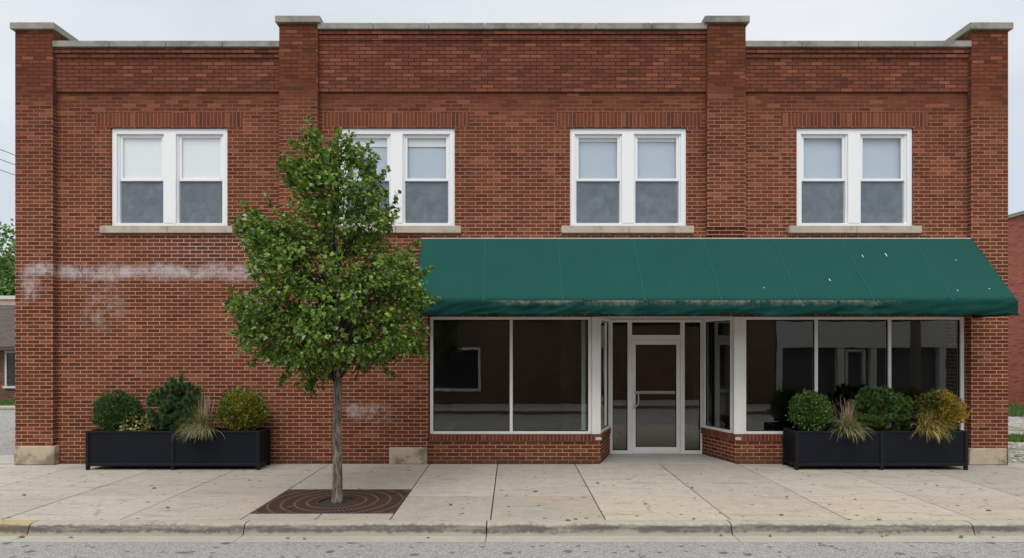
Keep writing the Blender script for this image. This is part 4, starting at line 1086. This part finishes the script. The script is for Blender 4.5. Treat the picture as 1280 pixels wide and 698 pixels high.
# right planter, left to right
bush('boxwood', 1014, 515, 25, 25, 7200, 0.036, M_BOXG, 'fresh green boxwood ball at the left end of the right planter', 'shrub')
grass_clump(1053, 528, M_BLADEG, 'pale ornamental grass with tall dry stems beside the green boxwood in the right planter', 8, 520, 0.45, 0.75, 50, (0.25, -0.75), 1.2, 0.60)
pine(1100, 511, 38, 26, [(1092, 492), (1078, 497), (1110, 492), (1130, 510), (1135, 525), (1120, 500), (1118, 535)], M_NEEDLE2, 'wide low mugo pine with rounded tufts in the middle of the right planter', 9, 150, 0.068)
grass_clump(1149, 532, M_BLADEY, 'golden ornamental grass drooping over the front of the right planter', 12, 400, 0.48, 0.65, 8, (0.10, -0.9), 1.3, 0.40)
bush('boxwood', 1175, 514, 29, 25, 7800, 0.036, M_BOXO, 'boxwood ball turning golden yellow at the right end of the right planter', 'shrub')

# ------------------------------------------------------------------ FALLEN LEAVES
lm = None
spots = [(-4.9, -3.92, -0.114), (-2.52, -3.93, -0.114), (-2.3, -3.95, -0.114), (-5.45, -3.9, -0.114), (-0.95, -3.95, -0.114), (2.35, -3.88, -0.114), (2.9, -3.9, -0.114), (4.15, -3.9, -0.114), (4.2, -3.86, -0.114), (5.0, -3.95, -0.114),
         (5.4, -3.9, -0.114), (0.62, -3.63, 0.004), (0.75, -3.62, 0.004), (4.55, -2.6, 0.004), (3.7, -2.5, 0.004), (3.2, -3.4, 0.004), (1.7, -2.9, 0.004), (2.6, -1.9, 0.004), (-4.0, -1.4, 0.004), (-5.1, -2.0, 0.004), (6.2, -1.8, 0.004), (0.3, -2.2, 0.004), (1.3, -1.6, 0.004), (-0.8, -2.9, 0.004), (2.1, -3.6, 0.004),
         (4.3, -3.62, 0.004), (3.95, -3.63, 0.004), (5.9, -3.2, 0.004), (-6.6, -2.4, 0.004), (-4.3, -3.1, 0.004), (-3.9, -4.6, -0.12), (1.4, -4.8, -0.12), (-1.6, -2.2, 0.006), (-2.8, -3.1, 0.006)]
for k, (x, y, z) in enumerate(spots):
    if lm is None:
        n_ = 1
        V, F = leaf_mesh(np.zeros((1, 3)), np.array([[1.0, 0, 0]]), np.array([[0, 0, 1.0]]), np.array([0.065]), 0.6, 0.16, -0.10)
        o = raw('fallen_leaf', V, F, M_LITTER); lm = o
    else:
        o = lm.copy(); COL.objects.link(o)
    o.location = (x, y, z); o.rotation_euler = (random.uniform(-.15, .15), random.uniform(-.15, .15), random.uniform(0, 6.28)); s = random.uniform(0.7, 1.25); o.scale = (s, s, s)
    tag(o, 'small dry brown leaf fallen on the concrete', 'leaf', 'fallen leaves on the pavement and gutter')

# ------------------------------------------------------------------ LEFT BACKGROUND
hs = thing('brick_house', (-21, 15, 0), 'low brown brick house with a brown shingle roof beyond the left corner', 'house')
def hpart(nm, mat, fn, par=hs, bev=0.0):
    mb = MB(); fn(mb); return mb.build(nm, mat, par, org=(-21, 15, 0), bevel=bev)
hw0 = hpart('wall', M_DARKBRICK, lambda m: m.box(-30, -13.5, 13.0, 21.0, 0.0, 2.12))
def hroof(m):
    e = 0.45; a = (-30 - e, 13 - e, 2.10); b = (-13.5 + e, 13 - e, 2.10); c = (-13.5 + e, 21 + e, 2.10); d = (-30 - e, 21 + e, 2.10); p = (-26, 17, 3.95); q = (-17.5, 17, 3.95)
    sl = math.hypot(4.45, 1.85)
    m.quad([a, b, q, p], [(0, 0), (17.4, 0), (13, sl), (4.4, sl)]); m.quad([b, c, q], [(0, 0), (8.9, 0), (4.4, sl)]); m.quad([c, d, p, q], [(0, 0), (17.4, 0), (13, sl), (4.4, sl)]); m.quad([d, a, p], [(0, 0), (8.9, 0), (4.4, sl)])
    m.quad([d, c, b, a], [(0, 0)] * 4)
hr = hpart('roof', M_SHINGLE, hroof)
hpart('fascia', M_RUST, lambda m: (m.box(-30.47, -13.03, 12.50, 12.545, 1.95, 2.10)), hr)
def hwin(x0):
    def fr(m):
        m.box(x0, x0 + 0.07, 12.94, 13.0, 0.6, 1.93); m.box(x0 + 0.83, x0 + 0.9, 12.94, 13.0, 0.6, 1.93); m.box(x0 + .07, x0 + .83, 12.94, 13.0, 1.86, 1.93); m.box(x0 - 0.05, x0 + 0.95, 12.90, 13.0, 0.52, 0.6); m.box(x0 + .41, x0 + .47, 12.95, 13.0, 0.6, 1.86)
    w = hpart('window', M_SIDING, fr)
    hpart('pane', mat_plain('dark_house_pane', (0.03, 0.033, 0.036), 0.08), lambda m: m.box(x0 + 0.07, x0 + 0.83, 12.97, 12.995, 0.6, 1.86), w)
hwin(-19.17); hwin(-22.5); hwin(-26.0)
pb = thing('pale_building', (-28, 26, 0), 'pale brick building with a flat white-edged roof rising behind the brown roof', 'building')
mb = MB(); mb.box(-36, -19, 24, 32, 0, 4.75); mb.build('wall', M_PALEBRICK, pb, org=(-28, 26, 0))
mb = MB(); mb.box(-36.1, -18.9, 23.9, 32.1, 4.75, 4.95); mb.build('roof_edge', M_SIDING, pb, org=(-28, 26, 0))
mb = MB(); mb.box(-28.2, -27.4, 25, 26, 4.95, 5.25); mb.box(-27.2, -26.9, 24.6, 25.2, 4.95, 5.4); mb.build('roof_unit', M_SIDING, pb, org=(-28, 26, 0), bevel=0.03)

def bg_tree(x, y, h, r, label, seed, n=260):
    rs = np.random.default_rng(seed)
    t = thing('broadleaf_tree', (x, y, 0), label, 'tree', 'trees in the background')
    mb = MB(); mb.tube([(0, 0, -0.05), (0.05, 0, h * 0.3), (0, 0.1, h * 0.55), (0.1, 0, h * 0.85)], [0.26, 0.2, 0.13, 0.03], 10)
    for k in range(9):
        a = rs.uniform(0, 6.28); mb.tube([(0, 0, h * 0.35), (math.cos(a) * r * .45, math.sin(a) * r * .45, h * 0.55), (math.cos(a) * r * 0.8, math.sin(a) * r * .8, h * rs.uniform(.5, .8))], [0.09, 0.05, 0.02], 6)
    mb.build('trunk', M_BARK, t, smooth=True)
    d = unit(rs.normal(0, 1, (n, 3))); rr = rs.random(n) ** 0.35
    bump_ = np.array([mnoise.noise(Vector(q * 2.2)) for q in d]) * 0.45 + 1.0
    c = d * (rr * bump_)[:, None] * np.array([r, r, h * 0.36]) + np.array([0, 0, h * 0.62])
    V, F = crown(c, 44, 0.24, (0, 0, h * 0.55), 0.32)
    raw('crown', V, F, M_FARLEAF, t)
bg_tree(-31.0, 29, 9.2, 3.6, 'bright green broadleaf tree above the pale roof at the left edge', 4, 420)
bg_tree(-36.0, 36, 8.2, 3.4, 'green broadleaf tree standing far left, mostly outside the picture', 6, 300)

def wire(pts0, pts1, sag_, r, label, group, name='power_line'):
    mb = MB(); p0, p1 = Vector(pts0), Vector(pts1); n = 24; pts = []
    for k in range(n + 1):
        t = k / n; p = p0.lerp(p1, t); p.z -= sag_ * 4 * t * (1 - t); pts.append(tuple(p))
    mb.tube(pts, r, 5); o = mb.build(name, M_WIRE); tag(o, label, 'power line', group); return o
names = ['topmost', 'second from the top', 'third from the top', 'fourth from the top', 'lowest']
for k, (h0, h1) in enumerate(((7.47, 7.55), (7.20, 7.28), (6.92, 6.95), (5.30, 5.45), (5.09, 5.2))):
    wire((-14, -1.0, h0), (-14, 40, h1), 0.05, 0.009, f'thin black power line left of the building, {names[k]} of the five', 'power lines in the left sky')
def pole(x, y, h, label, transformer=False):
    p = thing('utility_pole', (x, y, -0.1), label, 'utility pole', 'utility poles')
    mb = MB(); mb.tube([(0, 0, 0), (0, 0, h * 0.5), (0.01, 0, h)], [0.16, 0.14, 0.11], 12); mb.build('pole', M_WOOD, p, smooth=True)
    mb = MB(); mb.box(-0.9, 0.9, -0.05, 0.05, h - 0.75, h - 0.63); mb.box(-0.6, 0.6, -0.05, 0.05, h - 1.5, h - 1.4); mb.build('crossarm', M_WOOD, p, bevel=0.01)
    if transformer:
        mb = MB(); mb.tube([(0.32, 0, 3.6), (0.32, 0, 3.62), (0.32, 0, 4.3), (0.32, 0, 4.36)], [0.17, 0.2, 0.2, 0.12], 16); mb.build('transformer', M_SIDING, p)
pole(-14, -1.0, 8.3, 'wooden utility pole left of the picture carrying the five lines')
pole(-14, 40, 8.3, 'wooden utility pole far behind the building on the side street')
pole(13.6, -10.2, 11.4, 'wooden utility pole with a grey transformer across the street, seen in the right shop glass', True)
pole(-17, -10.2, 11.4, 'wooden utility pole across the street to the left, behind the viewer')
for k, (z0_, z1_, xe) in enumerate(((9.2, 4.75, -4.5), (8.9, 4.7, -5.6), (8.0, 4.7, -7.5))):
    wire((-17, -10.2, z0_), (xe, -12.0, z1_), 0.12, 0.022, 'black service cable dropping to the shop across the street, ' + ('longest of three', 'between the other two', 'shortest of three')[k], 'service cables across the street')

# ------------------------------------------------------------------ RIGHT BACKGROUND
rb = thing('brick_warehouse', (22, 14, 0), 'old red brick building beyond the gravel lot at the right edge', 'building')
mb = MB(); mb.box(17.6, 30, 5.5, 34, -0.1, 6.62); mb.build('wall', M_REDBRICK, rb, org=(22, 14, 0))
mb = MB(); mb.box(17.52, 30.08, 5.42, 34.08, 6.62, 6.74); mb.build('coping', M_COPING, rb, org=(22, 14, 0))
mb = MB()
for k in range(60):
    x, y = random.uniform(8.7, 11.5), random.uniform(0.12, 2.6); s = random.uniform(0.03, 0.09)
    i = len(mb.v); q = Matrix.Rotation(random.uniform(0, 6), 3, 'Z')
    for d in ((1, 0, 0), (-1, 0, 0), (0, .8, 0), (0, -.8, 0), (0, 0, .6), (0, 0, -.6)): mb.v.append(tuple(Vector((x, y, -0.02)) + q @ Vector(d) * s * random.uniform(0.7, 1.2)))
    for f in ((0, 2, 4), (2, 1, 4), (1, 3, 4), (3, 0, 4), (2, 0, 5), (1, 2, 5), (3, 1, 5), (0, 3, 5)): mb.f.append(tuple(i + t for t in f)); mb.u.append([(0, 0)] * 3); mb.m.append(0)
stuff(mb.build('rubble', M_CHIPS), 'loose pale stones lying in the gravel beside the right corner', 'stones')

# ------------------------------------------------------------------ ACROSS THE STREET (seen in the glass)
oa = thing('brick_shop', (-4, -14, 0), 'brown brick shop with white-framed windows across the street, seen in the glass', 'building')
oo = (-4, -14, 0)
mb = MB(); holes2 = [(-4.6, -1.15, 0.46, 2.05), (-11.5, -7.5, 0.46, 2.3)]
xs2 = sorted({-20.0, 9.6} | {v for h in holes2 for v in h[:2]}); zs2 = sorted({0.0, 4.5} | {v for h in holes2 for v in h[2:]})
yo = -11.95
for i in range(len(xs2) - 1):
    for j in range(len(zs2) - 1):
        xm, zm = (xs2[i] + xs2[i + 1]) / 2, (zs2[j] + zs2[j + 1]) / 2
        if any(h[0] < xm < h[1] and h[2] < zm < h[3] for h in holes2): continue
        a, b, c, d = xs2[i], xs2[i + 1], zs2[j], zs2[j + 1]
        mb.quad([(b, yo, c), (a, yo, c), (a, yo, d), (b, yo, d)], [(b, c), (a, c), (a, d), (b, d)])
mb.box(-20, 9.6, -22, -12.3, 0, 4.5)
mb.build('wall', M_OPPBRICK, oa, org=oo)
mb = MB(); mb.box(-20.05, 9.62, -22, -11.88, 4.5, 4.62); mb.build('coping', M_COPING, oa, org=oo)
for (a, b, c, d) in holes2:
    mb = MB()
    mb.box(a, a + .09, yo - .08, yo + .02, c, d); mb.box(b - .09, b, yo - .08, yo + .02, c, d); mb.box(a + .09, b - .09, yo - .08, yo + .02, d - .09, d); mb.box(a + .09, b - .09, yo - .08, yo + .03, c, c + .1)
    w = mb.build('window', M_WHITE, oa, org=oo)
    mb = MB(); mb.box(a + .09, b - .09, yo - .06, yo - .05, c + .1, d - .09); mb.build('pane', mat_plain('dark_shop_pane', (0.03, 0.034, 0.036), 0.1), w, org=oo)
ob = thing('pale_shop', (16, -14, 0), 'pale sided shop with a tall fascia across the street, seen in the right shop glass', 'building')
oo = (16, -14, 0)
mb = MB(); mb.box(9.65, 26, -22, -12.2, 0, 4.4); mb.build('wall', M_OFFICE, ob, org=oo)
mb = MB()
mb.box(9.65, 26, -12.2, -11.95, 2.05, 4.4); mb.build('fascia', M_SIDING, ob, org=oo)
for xx in (9.65, 11.9, 13.1, 15.6, 18.0, 20.4):
    mb = MB(); mb.box(xx, xx + 0.22, -12.2, -11.97, 0.0, 2.05); mb.build('column', M_SIDING, ob, org=oo)
mb = MB(); mb.box(12.2, 12.3, -12.2, -12.05, 0, 2.0); mb.box(12.85, 12.95, -12.2, -12.05, 0, 2.0); mb.box(12.3, 12.85, -12.2, -12.05, 1.9, 2.0); mb.build('door', M_SIDING, ob, org=oo)

# ------------------------------------------------------------------ SKY, SUN, CAMERA
w = bpy.data.worlds.new('World'); sc.world = w; w.use_nodes = True
w.node_tree.nodes.clear(); N = NT(w.node_tree)
SUN_EL, SUN_AZ = R(52), R(200)         # azimuth from +Y towards +X: behind the camera and a little left
sky = N.n('ShaderNodeTexSky', sky_type='NISHITA', sun_disc=False, sun_elevation=SUN_EL, sun_rotation=SUN_AZ, altitude=100.0, dust_density=2.0)
dirv = N.n('ShaderNodeTexCoord').outputs['Generated']
dx, dy, dz = N.xyz(dirv)
el = N.math('MAXIMUM', dz, 0.0)
den = N.math('ADD', el, 0.22)
cl = N.comb(N.math('DIVIDE', dx, den), N.math('DIVIDE', dy, den), 0.0)
n1 = N.n('ShaderNodeTexNoise', {'Vector': cl, 'Scale': 0.75, 'Detail': 6.0, 'Roughness': 0.5, 'Distortion': 0.4}).outputs[0]
cloud = N.mix(N.step(n1, 0.32, 0.66), (6.9, 7.6, 8.35), (9.5, 9.65, 9.8))
grad = N.math('MULTIPLY_ADD', N.step(el, 0.45, 1.0), 1.5, 1.0)
back = N.math('MULTIPLY_ADD', N.step(N.math('MULTIPLY', dy, -1.0), 0.0, 0.9), 0.35, 1.0)
grad = N.math('MULTIPLY', grad, back)
wz = N.step(el, 0.35, 0.8)
# the thick cloud overhead is a touch warmer than the horizon
cloud = N.mix(1.0, cloud, N.comb(grad, N.math('MULTIPLY', grad, N.math('MULTIPLY_ADD', wz, -0.035, 1.0)), N.math('MULTIPLY', grad, N.math('MULTIPLY_ADD', wz, -0.09, 1.0))), 'MULTIPLY')
skyc = N.mix(0.92, sky.outputs[0], cloud)
bg = N.n('ShaderNodeBackground', {0: skyc, 1: 0.1})
wo = N.n('ShaderNodeOutputWorld'); N.t.links.new(bg.outputs[0], wo.inputs[0])

sd = bpy.data.lights.new('sun', 'SUN'); sd.energy = 1.2; sd.angle = R(25); sd.color = (1.0, 0.96, 0.90)
so = bpy.data.objects.new('sun', sd); COL.objects.link(so); so.location = (0, -5, 20)
dvec = Vector((math.sin(SUN_AZ) * math.cos(SUN_EL), math.cos(SUN_AZ) * math.cos(SUN_EL), math.sin(SUN_EL)))
so.rotation_euler = dvec.to_track_quat('Z', 'Y').to_euler()

cd = bpy.data.cameras.new('camera'); cam = bpy.data.objects.new('camera', cd); COL.objects.link(cam)
cam.location = (0, -11, 1.986); cam.rotation_euler = (R(90), 0, 0)
cd.sensor_width = 36; cd.lens = 792 / 1280 * 36; cd.shift_y = 88 / 1280; cd.clip_end = 1500; cd.clip_start = 0.05
sc.camera = cam
vs_ = sc.view_settings
vs_.view_transform = 'Standard'; vs_.look = 'None'; vs_.gamma = 1.0; vs_.use_curve_mapping = False; vs_.exposure = 0.0
sc.render.engine = 'CYCLES'
sc.cycles.max_bounces = 8; sc.cycles.transparent_max_bounces = 24; sc.cycles.glossy_bounces = 4
sc.cycles.use_denoising = True
